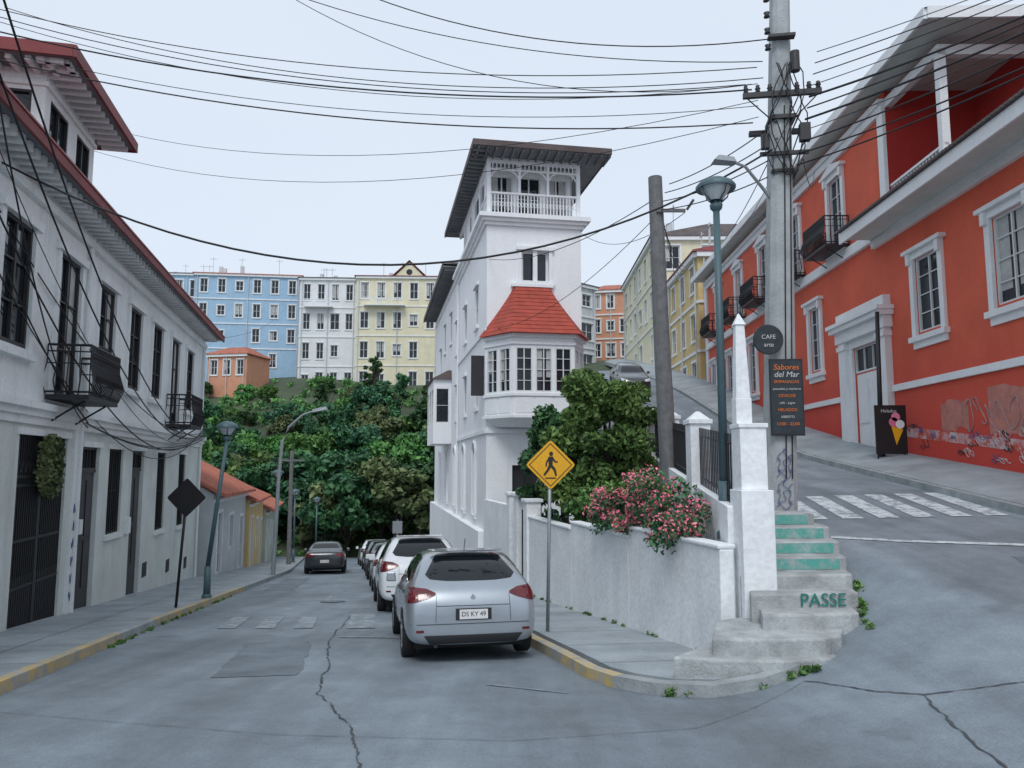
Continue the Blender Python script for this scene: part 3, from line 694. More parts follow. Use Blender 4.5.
for o in inn: window(gl,fm,TF,*o,n=-.9,depth=.12,cols=2,rows=2,curt=.3,t=.06)
wa.box(TF,.1,.16,-7.4,-.9,9.36,11.6) ; wa.box(TF,W-.16,W-.1,-7.4,-.9,9.36,11.6)
LS=Fr(*TF.P(.095,0,0)[:2],-TF.n.x,-TF.n.y,flip=True)
if LS.n.dot(TF.d)>0: LS.n=-LS.n
for a in (1.5,3.1,4.7):
    gl.face([LS.P(a,.01,9.6),LS.P(a+1.1,.01,9.6),LS.P(a+1.1,.01,11.1),LS.P(a,.01,11.1)]); fm.box(LS,a+.52,a+.58,.012,.04,9.6,11.1)
ol,orr,of_,ob=.62,.90,1.0,.8
rf.box(TF,-ol,W+orr,-Bk-ob,of_,11.62,11.70,1)
rf.box(TF,-ol-.05,W+orr+.05,of_,of_+.06,11.58,11.80,0); rf.box(TF,-ol-.05,-ol,-Bk-ob,of_,11.58,11.80,0); rf.box(TF,W+orr,W+orr+.05,-Bk-ob,of_,11.58,11.80,0)
rf.prism([TF.P(-ol-.06,of_+.06,11.78),TF.P(W+orr+.06,of_+.06,11.78),TF.P(W+orr+.06,-Bk-ob,11.78),TF.P(-ol-.06,-Bk-ob,11.78)],[TF.P(1.5,-2.0,12.2),TF.P(2.3,-2.0,12.2),TF.P(2.3,-6,12.2),TF.P(1.5,-6,12.2)],0)
for j in range(16):
    u=-ol+.15+j*.33; rf.box(TF,u,u+.06,.0,of_-.02,11.5,11.615,1)
for j in range(26):
    n_=.7-j*.4; rf.box(TF,-ol+.02,0,n_-.06,n_,11.5,11.615,1)
b0=37*kt+.3
rf.box(TL,b0,51*kt+.8,-5.8,.75,9.92,10.0,1); rf.box(TL,b0,51*kt+.85,.75,.81,9.86,10.14,0)
rf.prism([TL.P(b0,.8,10.1),TL.P(51*kt+.85,.8,10.1),TL.P(51*kt+.85,-5.8,10.1),TL.P(b0,-5.8,10.1)],[TL.P(b0+2,-2,11.0),TL.P(51*kt-2,-2,11.0),TL.P(51*kt-2,-4,11.0),TL.P(b0+2,-4,11.0)],0)
for j in range(34):
    u=b0+.1+j*.42
    if u<51*kt+.6: rf.box(TL,u,u+.08,0.0,.7,9.78,9.915,1)
tr.tube([TL.P(36.6*kt,.07,8.9),TL.P(36.6*kt,.07,-3)],.05,6)
def sidebay(y0,y1,z0_,z1_,pr):
    B=Fr(*TL.P(0,pr,0)[:2],-.18,1,flip=True)
    ops=[]; n=3; w=(y1-y0)*kt/n
    for i in range(n): ops.append((y0*kt+i*w+.15,y0*kt+(i+1)*w-.15,z0_+1.1,z1_-.45))
    wall(wa,B,y0*kt,y1*kt,z0_,z1_,ops,depth=.1)
    for o in ops: window(gl,fm,B,*o,depth=.1,cols=2,rows=3)
    Q=Fr(*TL.P(y0*kt,0,0)[:2],TL.n.x,TL.n.y)
    if Q.n.dot(TL.d)>0: Q.n=-Q.n
    wall(wa,Q,0,pr,z0_,z1_,[(.12,pr-.12,z0_+1.1,z1_-.45)],depth=.1); window(gl,fm,Q,.12,pr-.12,z0_+1.1,z1_-.45,depth=.1,cols=1,rows=2)
    wa.face([TL.P(y0*kt,0,z0_),TL.P(y0*kt,pr,z0_),TL.P(y1*kt,pr,z0_),TL.P(y1*kt,0,z0_)])
    rf.prism([TL.P(y0*kt-.15,0,z1_),TL.P(y0*kt-.15,pr+.15,z1_),TL.P(y1*kt+.15,pr+.15,z1_),TL.P(y1*kt+.15,0,z1_)],[TL.P(y0*kt,0,z1_+.5),TL.P(y0*kt,.2,z1_+.5),TL.P(y1*kt,.2,z1_+.5),TL.P(y1*kt,0,z1_+.5)],0)
sidebay(40.2,44.6,1.2,4.6,.95)
pl=[(-.06,0.0),(.75,1.2),(3.0,1.2),(3.66,0.0)]
def bayface(p,q,cols):
    a=TF.P(p[0],p[1],0);b=TF.P(q[0],q[1],0)
    F=Fr(a[0],a[1],b[0]-a[0],b[1]-a[1]); Ln=math.dist(a[:2],b[:2])
    if F.n.dot(Vector((0,-1)))<0: F.n=-F.n
    w=(Ln-.12)/cols; ops=[(.06+i*w+.06,.06+(i+1)*w-.06,2.62,4.2) for i in range(cols)]
    wall(wa,F,0,Ln,1.7,4.7,ops,depth=.09)
    for o in ops:
        window(gl,fm,F,o[0],o[1],2.62,4.2,depth=.09,cols=2,rows=4,t=.045,curt=.7)
        tr.box(F,o[0]-.02,o[1]+.02,0,.025,1.88,2.42)
    tr.box(F,-.03,Ln+.03,0,.06,2.47,2.57); tr.box(F,-.03,Ln+.03,0,.05,4.3,4.4); tr.box(F,-.05,Ln+.05,0,.09,1.7,1.8); tr.box(F,-.04,Ln+.04,0,.1,4.55,4.7)
bayface(pl[0],pl[1],2); bayface(pl[1],pl[2],3); bayface(pl[2],pl[3],2)
wa.face([TF.P(u,n,1.7) for u,n in pl])
tr.prism([TF.P(u*.8+.36,n*.72,1.42) for u,n in pl],[TF.P(u,n,1.7) for u,n in pl])
ov=[(-.3,-.0),(.62,1.5),(3.15,1.5),(3.92,0.0)]; tp=[(1.0,0.0),(1.05,.12),(2.35,.12),(2.4,0.0)]
N=12
for i in range(N):
    t0,t1=i/N,(i+1)/N; f=lambda t:(1-t)**1.15
    b=[TF.P(tp[j][0]+(ov[j][0]-tp[j][0])*f(t1),tp[j][1]+(ov[j][1]-tp[j][1])*f(t1),4.68+1.95*t1) for j in range(4)]
    a2=[TF.P(tp[j][0]+(ov[j][0]-tp[j][0])*f(t0),tp[j][1]+(ov[j][1]-tp[j][1])*f(t0)+.02,4.68+1.95*t0) for j in range(4)]
    sk.prism(a2,b,0,caps=(i==0))
tr.box(TF,.9,2.5,.0,.16,6.63,6.75)
ir.box(TL,28.0*kt,28.05*kt,.02,.5,2.6,4.1)
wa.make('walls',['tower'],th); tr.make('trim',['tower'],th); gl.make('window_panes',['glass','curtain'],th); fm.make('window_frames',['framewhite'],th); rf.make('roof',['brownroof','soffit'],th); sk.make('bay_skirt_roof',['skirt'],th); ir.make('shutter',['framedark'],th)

# ------------------------------------------------------------------ orange house
oh=empty('orange_house')
OF=Fr(10.4,0,.024,1,flip=True)
wa=MB();tr=MB();gl=MB();fm=MB();rf=MB();ir=MB();dr=MB()
SP=21.25
nw=[(y-.62,y+.62,3.55,5.55) for y in (9.0,12.5,16.0,19.45)]
wall(wa,OF,4,SP,-3,6.8,nw,depth=.12)
fu=[(y-.55,y+.55,7.35,9.75) for y in (25.0,29.0,33.0,37.0,41.0)]
fl_=[(y-.5,y+.5,3.45,5.75) for y in (27.3,31.0,35.0,39.0,42.4)]
dp=(22.35,24.15,-1,3.75)
wall(wa,OF,SP,44,-3,10.95,fu+fl_+[dp],depth=.12)
wa.face([OF.P(44,0,-3),OF.P(44,-10,-3),OF.P(44,-10,10.95),OF.P(44,0,10.95)])
random.seed(4)
for (y0,y1,za,zb_) in ((14.8,17.2,.75,1.75),(18.0,19.2,.9,1.6),(12.0,14.2,.2,1.6)):
    pts=[]
    for t in np.linspace(0,1,9): pts.append(OF.P(y0+(y1-y0)*t,.004,zb_+random.uniform(-.08,.08)))
    for t in np.linspace(1,0,9): pts.append(OF.P(y0+(y1-y0)*t,.004,za+random.uniform(-.08,.08)))
    wa.face(pts,2)
gz=lambda y: Uh(9,y)+.55
for q in range(12):
    y0=12+q*.75; y1=y0+.75
    wa.face([OF.P(y0,.007,gz(y0)+.32),OF.P(y1,.007,gz(y1)+.32),OF.P(y1,.007,gz(y1)+.58),OF.P(y0,.007,gz(y0)+.58)],3)
def classic(o,n=0,ped=True):
    a,b,c,d=o
    window(gl,fm,OF,a,b,c,d,cols=2,rows=4,curt=.5,depth=.12)
    tr.box(OF,a-.2,a,0,.08,c-.1,d); tr.box(OF,b,b+.2,0,.08,c-.1,d); tr.box(OF,a-.2,b+.2,0,.085,d,d+.18)
    tr.box(OF,a-.34,b+.34,0,.2,d+.18,d+.28); tr.box(OF,a-.28,b+.28,0,.15,c-.24,c-.1); tr.box(OF,a-.2,b+.2,0,.06,c-.42,c-.24)
    for u in (a-.2,b+.04): tr.box(OF,u,u+.16,.08,.16,d-.12,d+.18)
    if ped:
        tr.prism([OF.P(a-.32,0,d+.28),OF.P(b+.32,0,d+.28),OF.P(b+.32,.18,d+.28),OF.P(a-.32,.18,d+.28)],[OF.P((a+b)/2-.02,0,d+.5),OF.P((a+b)/2+.02,0,d+.5),OF.P((a+b)/2+.02,.18,d+.5),OF.P((a+b)/2-.02,.18,d+.5)])
for o in nw: classic(o,ped=False)
for o in fu: classic(o)
for o in fl_: classic(o,ped=False)
for y in (25,29,33,37,41): balcony(y,1.9,7.22,dep=.8,F=OF,mb=ir,th=.02)
tr.box(OF,4,21.55,0,.09,2.12,2.3); tr.box(OF,24.95,44,0,.09,2.12,2.3)
tr.box(OF,SP,44,0,.14,6.72,6.86); tr.box(OF,SP,44,0,.09,6.86,7.08)
tr.box(OF,SP,SP+.35,0,.10,7.08,10.3); tr.box(OF,43.6,44,0,.10,2.3,10.3)
tr.box(OF,SP,44,0,.2,10.55,10.72); tr.box(OF,SP,44,0,.12,10.3,10.55)
a,b,c,d=dp
tr.box(OF,a-.75,a-.25,0,.2,-1,4.0); tr.box(OF,b+.25,b+.75,0,.2,-1,4.0); tr.box(OF,a-.25,a,0,.08,-1,d); tr.box(OF,b,b+.25,0,.08,-1,d); tr.box(OF,a-.25,b+.25,0,.085,d,4.0)
tr.box(OF,a-.85,b+.85,0,.26,4.0,4.35); tr.box(OF,a-.95,b+.95,0,.42,4.35,4.5); tr.box(OF,a-1.0,b+1.0,0,.5,4.5,4.62); tr.box(OF,a-.8,b+.8,0,.22,4.62,4.95)
for u in (a-.8,b+.2): tr.box(OF,u,u+.6,0,.25,3.75,3.9); tr.box(OF,u,u+.6,0,.26,-1,.6)
dr.box(OF,a,b,-.11,-.06,-1,2.9)
for s in range(2):
    for z_0,z_1 in ((.5,1.2),(1.35,2.7)): dr.box(OF,a+.12+s*.9,a+.78+s*.9,-.059,-.03,z_0,z_1)
window(gl,fm,OF,a,b,2.95,d,cols=3,rows=1,depth=.12)
rf.box(OF,4,22.3,-.1,1.0,6.78,6.84,1)
rf.box(OF,4,22.35,1.0,1.06,6.66,6.98,2)
rf.box(OF,4,22.3,-.1,.14,6.5,6.78,2)
for j in range(120):
    u=4+j*.152
    rf.prism([OF.P(u,1.16,6.99),OF.P(u+.1,1.16,6.99),OF.P(u+.1,-3.0,7.6),OF.P(u,-3.0,7.6)],[OF.P(u,1.16,7.05),OF.P(u+.1,1.16,7.05),OF.P(u+.1,-3.0,7.66),OF.P(u,-3.0,7.66)],0)
rf.face([OF.P(4,1.14,6.985),OF.P(22.3,1.14,6.985),OF.P(22.3,-3,7.595),OF.P(4,-3,7.595)],0)
ow=[(18.9-.5,18.9+.5,8.0,9.8)]
wall(wa,OF,13,SP,6.9,10.95,ow,n=-2.6,m=1); window(gl,fm,OF,*ow[0],n=-2.6,cols=2,rows=3)
wa.face([OF.P(SP,0,6.9),OF.P(SP,-2.6,6.9),OF.P(SP,-2.6,10.95),OF.P(SP,0,10.95)],1)
tr.box(OF,18.35,18.55,-.2,0,7.0,10.6)
tr.box(OF,18.35,SP,-.2,.0,10.45,10.72)
for y in np.arange(18.5,SP,.16): tr.box(OF,y,y+.05,-.12,-.07,7.1,8.05)
tr.box(OF,18.35,SP,-.15,-.04,8.05,8.12)
Q=Fr(*OF.P(18.35,0,0)[:2],1,0)
tr.box(Q,0,12,-.2,0,10.45,10.72)
for x in (3.2,7.5): tr.box(Q,x,x+.2,-.2,0,7.2,10.5)
rf.box(OF,17.5,44.6,-11,.7,10.95,11.02,1)
rf.box(OF,17.45,44.65,.7,.78,10.86,11.16,2); rf.box(OF,17.4,17.48,-11,.7,10.86,11.16,2)
rf.prism([OF.P(17.4,.76,11.13),OF.P(44.6,.76,11.13),OF.P(44.6,-11,11.13),OF.P(17.4,-11,11.13)],[OF.P(21,-5,12.2),OF.P(41,-5,12.2),OF.P(41,-6,12.2),OF.P(21,-6,12.2)],0)
wa.make('walls',['orange','redwall','patch','paleband'],oh); tr.make('trim',['whitetrim'],oh); gl.make('window_panes',['glass','curtain'],oh); fm.make('window_frames',['framewhite'],oh); rf.make('roof',['darkroof','soffitw','whitetrim'],oh); ir.make('ironwork',['iron'],oh); dr.make('door',['whitetrim'],oh)
sp=[]
random.seed(11)
for g in range(34):
    y=random.uniform(13.8,20.8); z=gz(y)+random.uniform(.05,.75); pts=[]; ph=random.random()*6; w=random.uniform(.15,.45); hh=random.uniform(.05,.16)
    for t in np.linspace(0,1,26): pts.append(OF.P(y+w*t+.07*math.sin(t*23+ph),.012,z+hh*math.sin(t*17+ph)*math.cos(t*5)))
    sp.append(pts)
curveobj('graffiti',sp[:14],.007,'white2',oh); curveobj('graffiti',sp[14:24],.007,'framedark',oh); curveobj('graffiti',sp[24:],.007,'blueink',oh)
sp=[]
for g in range(9):   # big rounded tag letters above the band
    yc=14.6+g*.42; zc_=gz(yc)+1.05+.1*math.sin(g*2); r1,r2=random.uniform(.14,.24),random.uniform(.25,.42); ph=random.random()*6
    sp.append([OF.P(yc+r1*math.cos(t+ph)*(1+.3*math.sin(2*t)),.010,zc_+r2*math.sin(t)) for t in np.linspace(0,5.4,26)])
curveobj('graffiti',sp,.016,'greyink',oh)

# ------------------------------------------------------------------ generic background houses
def house(name,x0,y0,x1,y1,depth,zb,zt,rows,cols,wallm,roofm='redroof',flat=False,ww=.5,wh=.55,frame='framewhite',side=None,gable=0,bal=False,seed=0,roofh=1.6):
    e=empty(name); random.seed(seed)
    F=Fr(x0,y0,x1-x0,y1-y0); Ln=math.hypot(x1-x0,y1-y0)
    if F.n.dot(Vector((-F.o.x,-F.o.y)))<0: F.n=-F.n
    wa=MB();gl=MB();fm=MB();rf=MB();tr=MB();xt=MB()
    def face(F,Ln,cols):
        ops=[]; fh=(zt-zb)/rows; cw=Ln/cols
        for r in range(rows):
            for c_ in range(cols):
                if random.random()<.08: continue
                u=(c_+.5)*cw; z=zb+(r+.5)*fh+.1; w=min(cw*ww,1.5); h=fh*wh
                if random.random()<.15: w*=1.3
                if random.random()<.12: h*=.7
                ops.append((u-w/2,u+w/2,z-h/2,z+h/2))
        wall(wa,F,0,Ln,zb-6,zt,ops,depth=.18)
        for o in ops:
            window(gl,fm,F,*o,depth=.18,cols=2,rows=2,t=.08,curt=.4); tr.box(F,o[0]-.12,o[1]+.12,0,.08,o[3],o[3]+.14); tr.box(F,o[0]-.12,o[1]+.12,0,.1,o[2]-.14,o[2]); tr.box(F,o[0]-.12,o[0],0,.05,o[2],o[3]); tr.box(F,o[1],o[1]+.12,0,.05,o[2],o[3])
        for r in range(1,rows): tr.box(F,0,Ln,0,.1,zb+r*fh-.1,zb+r*fh+.06)
        tr.box(F,-.1,Ln+.1,0,.3,zt-.3,zt)
        for u in (.35,Ln*.5,Ln-.35): xt.tube([F.P(u,.13,zt-.3),F.P(u,.13,zb-3)],.06,5)
    face(F,Ln,cols)
    for s in (0,Ln):
        S=Fr(*F.P(s,0,0)[:2],-F.n.x,-F.n.y)
        if (S.n.dot(F.d)>0)!=(s>0): S.n=-S.n
        if side: face(S,depth,side)
        else: wall(wa,S,0,depth,zb-6,zt)
    wa.face([F.P(0,-depth,zb-6),F.P(Ln,-depth,zb-6),F.P(Ln,-depth,zt),F.P(0,-depth,zt)])
    h=.25 if flat else roofh
    rf.prism([F.P(-.35,.4,zt),F.P(Ln+.35,.4,zt),F.P(Ln+.35,-depth-.35,zt),F.P(-.35,-depth-.35,zt)],[F.P(-.3,.35,zt+.12),F.P(Ln+.3,.35,zt+.12),F.P(Ln+.3,-depth-.3,zt+.12),F.P(-.3,-depth-.3,zt+.12)])
    rf.prism([F.P(-.3,.35,zt+.12),F.P(Ln+.3,.35,zt+.12),F.P(Ln+.3,-depth-.3,zt+.12),F.P(-.3,-depth-.3,zt+.12)],[F.P(1.5,-depth*.4,zt+h),F.P(Ln-1.5,-depth*.4,zt+h),F.P(Ln-1.5,-depth*.6,zt+h),F.P(1.5,-depth*.6,zt+h)])
    if Ln>6:
        for q in range(3):
            u=random.uniform(1.5,Ln-1.5); n_=-random.uniform(1.5,4)
            xt.box(F,u,u+.5,n_-.5,n_,zt,zt+h+random.uniform(.3,1.0)); 
            u=random.uniform(1.5,Ln-1.5); xt.tube([F.P(u,-2,zt),F.P(u,-2,zt+h+1.8)],.04,4); xt.box(F,u-.5,u+.5,-2.03,-1.97,zt+h+1.5,zt+h+1.56)
    if gable:
        wa.prism([F.P(gable-2.2,.05,zt),F.P(gable+2.2,.05,zt),F.P(gable,.05,zt+2.2)],[F.P(gable-2.2,-3,zt),F.P(gable+2.2,-3,zt),F.P(gable,-3,zt+2.2)])
        for s in (-1,1): rf.prism([F.P(gable,.3,zt+2.3),F.P(gable+s*2.6,.3,zt-.15),F.P(gable+s*2.6,-3,zt-.15),F.P(gable,-3,zt+2.3)],[F.P(gable,.3,zt+2.45),F.P(gable+s*2.6,.3,zt),F.P(gable+s*2.6,-3,zt),F.P(gable,-3,zt+2.45)])
        gl.face([F.P(gable+.45*math.cos(t),.06,zt+.7+.45*math.sin(t)) for t in np.linspace(0,6.28,12)])
    if bal:
        z=zb+(rows-1)*(zt-zb)/rows
        tr.box(F,Ln*.1,Ln*.6,.1,1.2,z-.12,z)
        for j in range(int(Ln*.5/.3)): tr.box(F,Ln*.1+j*.3,Ln*.1+.06+j*.3,1.12,1.18,z,z+.95)
        tr.box(F,Ln*.1,Ln*.6,1.1,1.2,z+.95,z+1.03)
    wa.make('walls',[wallm],e); gl.make('window_panes',['glass','curtain'],e); fm.make('window_frames',[frame],e); rf.make('roof',[roofm],e); tr.make('trim',['whitetrim'],e); xt.make('chimneys_and_pipes',['greyh'],e)
    return e
house('blue_house',-46.4,109,-31.4,111,10,13.5,28.2,4,6,'blueh','terra',side=3,seed=1,ww=.42,roofh=1.2)
house('white_hill_house',-30.7,108,-22.6,108.5,10,10.0,27.2,4,4,'white','darkroof',flat=True,side=3,seed=2,bal=True)
house('cream_house',-22.3,107,-10.6,107.5,10,10.0,27.2,4,5,'creamh','redroof',gable=7.5,seed=3,bal=True,roofh=.9)
house('pale_blue_house',-57,119,-47.2,120,10,16,30.8,3,4,'blueh','darkroof',flat=True,seed=4)
house('hillside_cottage',-40,99,-34.5,98,6,11.0,14.6,1,3,'salmonh','terra',seed=14,roofh=1.3)
house('grey_hill_house',-11,122,0,122,10,12,26,3,5,'greyh','terra',seed=5)
house('tan_house',11.5,54.5,11.5,46,12,4,13.2,3,3,'yellowh','redroof',side=3,seed=6,ww=.4)
house('ochre_house',11.9,79,11.7,61,12,8,18.8,3,6,'creamh','darkroof',side=4,seed=7,ww=.4)
house('salmon_house',9.6,92,14.5,91,10,12.5,21.5,3,3,'salmonh','terra',seed=8)
house('grey_house',5.0,80,9.4,84,10,9.5,20,3,2,'greyh','darkroof',seed=9,side=3)

# ------------------------------------------------------------------ vegetation
def tree(name,loc,h,cr,seed,leaf='leafA',n=None,size=.2,crown_z=.35,clumps=26,squash=.8,el=1.0):
    rng=np.random.RandomState(seed); mb=MB()
    th_=h*crown_z
    mb.tube([(0,0,-1.2),(0,0,0),(.1,.05,th_*.6),(.05,-.1,h*.6),(0,0,h*.8)],[.06*h*.6,.045*h*.6,.035*h*.6,.02*h,.008*h],8,1)
    cl=[]
    for i in range(clumps):
        a=rng.uniform(0,6.28); e=rng.uniform(-.5,1.0); rr=cr*(rng.uniform(.35,.95))
        c=(rr*math.cos(a)*math.cos(e*.9),rr*math.sin(a)*math.cos(e*.9),h*(.5+crown_z*.5)+ (h*(1-crown_z)*.5)*math.sin(e*1.4)*rng.uniform(.7,1.05))
        r=cr*rng.uniform(.20,.40)*el; cl.append((*c,r))
        if i%3==0: mb.tube([(0,0,th_*rng.uniform(.7,1.3)),(c[0]*.5,c[1]*.5,(th_+c[2])*.5),c],[.012*h,.008*h,.003*h],5,1)
    leafcloud(cl,n or 700,size,mb,0,flat=squash,rng=rng)
    o=mb.make(name,[leaf,'bark'],recalc=False); o.location=loc; return o
ht=empty('hillside_trees'); protos=[]
for i,(h_,c_,lf,cz) in enumerate(((7.0,3.2,'leafA',.2),(6.0,3.3,'leafB',.2),(6.5,2.8,'leafC',.25),(8.5,2.2,'leafA',.2),(5.0,2.8,'leafB',.15),(7.0,3.0,'leafA',.2))):
    o=tree('tree_crown',(0,0,0),h_,c_,100+i,leaf=lf,n=230,size=.26,crown_z=cz,clumps=24)
    protos.append(o.data); bpy.data.objects.remove(o)
random.seed(5)
pos=[]
for yb,cnt in ((63,10),(67,10),(72,10),(78,10),(84,9),(90,8),(96,6)):
    for i in range(cnt):
        x=(-.46+.385*(i+random.uniform(.1,.9))/cnt)*yb; y=yb+random.uniform(-2.0,2.0); pos.append((x,y))
for (x,y) in pos:
    o=bpy.data.objects.new('tree_instance',random.choice(protos)); COL.objects.link(o); o.parent=ht
    s=random.uniform(.75,1.2)
    if y>76: s*=.82
    if y>88: s*=.75
    if y>82 and x<-.26*y: s*=.7
    o.location=(x,y,hill(x,y)-.4); o.scale=(s*random.uniform(.9,1.15),s*random.uniform(.9,1.15),s); o.rotation_euler=(0,0,random.uniform(0,6.28))
mb=MB(); cl=[]
for i in range(240):
    y=random.uniform(61,103); x=random.uniform(-.47,-.09)*y; cl.append((x,y,hill(x,y)+.3,random.uniform(.5,1.2)))
leafcloud(cl,70,.25,mb); o=mb.make('undergrowth',['leafB'],ht,recalc=False)
tree('garden_tree',(2.3,18.8,-3.4),5.5,1.5,21,'leafB',n=2300,size=.075,crown_z=.25,clumps=46)
tree('garden_tree',(1.4,21.3,-3.6),5.2,1.25,22,'leafA',n=2000,size=.085,crown_z=.25,clumps=28)
tree('garden_tree',(3.25,22.5,-2.6),5.0,1.2,23,'leafB',n=2000,size=.085,crown_z=.3,clumps=28)
mb=MB(); cl=[]
random.seed(3)
for i in range(44):
    y=random.uniform(12.5,19.5); x=random.uniform(wl(y)+.5,rx(y)-.25); cl.append((x,y,-1.7+random.uniform(-.2,1.35),random.uniform(.25,.42)))
leafcloud(cl,1500,.06,mb); mb.make('garden_shrubs',['leafB'],recalc=False)
mb=MB(); cl=[];cf=[]
for i in range(78):
    t=random.random(); y=10.9+t*3.9; x=wl(y)+random.uniform(-.20,.5); bulge=1.05-abs(t-.45)*1.2; z=-.90+random.uniform(-.36,.72)*bulge; r=random.uniform(.13,.26); cl.append((x,y,z,r))
    if random.random()<.8: cf.append((x-.05,y-.06,z+.05,r*random.uniform(.9,1.15)))
leafcloud(cl,1500,.045,mb,0); leafcloud(cf,1300,.028,mb,1)
for i in range(6):
    y=11.5+i*.45; mb.tube([(wl(y)+.35,y+.1,-2.6),(wl(y)+.25,y,-1.4),(wl(y)+.1,y-.05,-.9)],.015,5,2)
mb.make('flowering_bush',['leafA','pink','bark'],recalc=False)

# ------------------------------------------------------------------ cars
HATCH=[(0.0,.34,.70,.62,.72,.46),(.03,.25,.81,.76,.82,.58),(.10,.22,.865,.88,.95,.70),(.20,.21,.89,.93,1.04,.73),(.42,.20,.905,.95,1.24,.67),(.68,.2,.91,.95,1.39,.63),(1.0,.20,.91,.95,1.445,.63),(1.7,.2,.91,.94,1.47,.63),(2.3,.2,.91,.93,1.43,.61),(2.65,.2,.905,.92,1.30,.62),(3.0,.2,.905,.90,1.10,.68),(3.25,.2,.90,.88,.985,.72),(3.6,.2,.89,.84,.93,.72),(4.0,.2,.86,.76,.85,.66),(4.2,.24,.80,.66,.74,.56),(4.29,.3,.68,.54,.62,.4)]
SEDAN=[(0.0,.38,.70,.70,.80,.45),(.04,.26,.82,.84,.92,.60),(.15,.23,.87,.90,1.0,.72),(.5,.22,.89,.92,1.04,.72),(.75,.21,.90,.93,1.08,.70),(1.05,.21,.90,.94,1.28,.64),(1.35,.2,.90,.94,1.40,.62),(2.0,.2,.90,.93,1.44,.61),(2.5,.2,.90,.93,1.40,.61),(2.85,.2,.90,.92,1.22,.63),(3.2,.2,.90,.90,1.02,.70),(3.6,.2,.89,.84,.95,.72),(4.1,.2,.86,.76,.87,.66),(4.35,.24,.80,.66,.76,.56),(4.45,.3,.68,.54,.62,.4)]
def paintmat(name,col,metal,rough=.32):
    return pm(name,col,rough=rough,var=.08,scale=2,bump=0,fine=.0,metal=metal,coat=1.0)
M['silver']=paintmat('silver_car_paint',(.36,.40,.44),.6,.3); M['whitecar']=paintmat('white_car_paint',(.74,.77,.80),0); M['darkcar']=paintmat('dark_car_paint',(.02,.024,.03),.2); M['greycar']=paintmat('grey_car_paint',(.12,.13,.15),.4)
M['carglass']=glassmat('car_glass',(.008,.011,.014),.03); M['tail']=pm('tail_light',(.13,.006,.01),rough=.15,var=.5,scale=14,bump=0,coat=.6); M['plate']=pm('number_plate',(.7,.7,.7),rough=.5,var=.03,bump=0)
M['rim']=pm('alloy_rim',(.42,.44,.46),rough=.35,metal=.7,var=.05,bump=0); M['headl']=pm('head_light',(.6,.65,.7),rough=.1,var=.1,bump=0,coat=1); M['trimb']=pm('black_plastic',(.02,.021,.023),rough=.6,var=.1,bump=0)
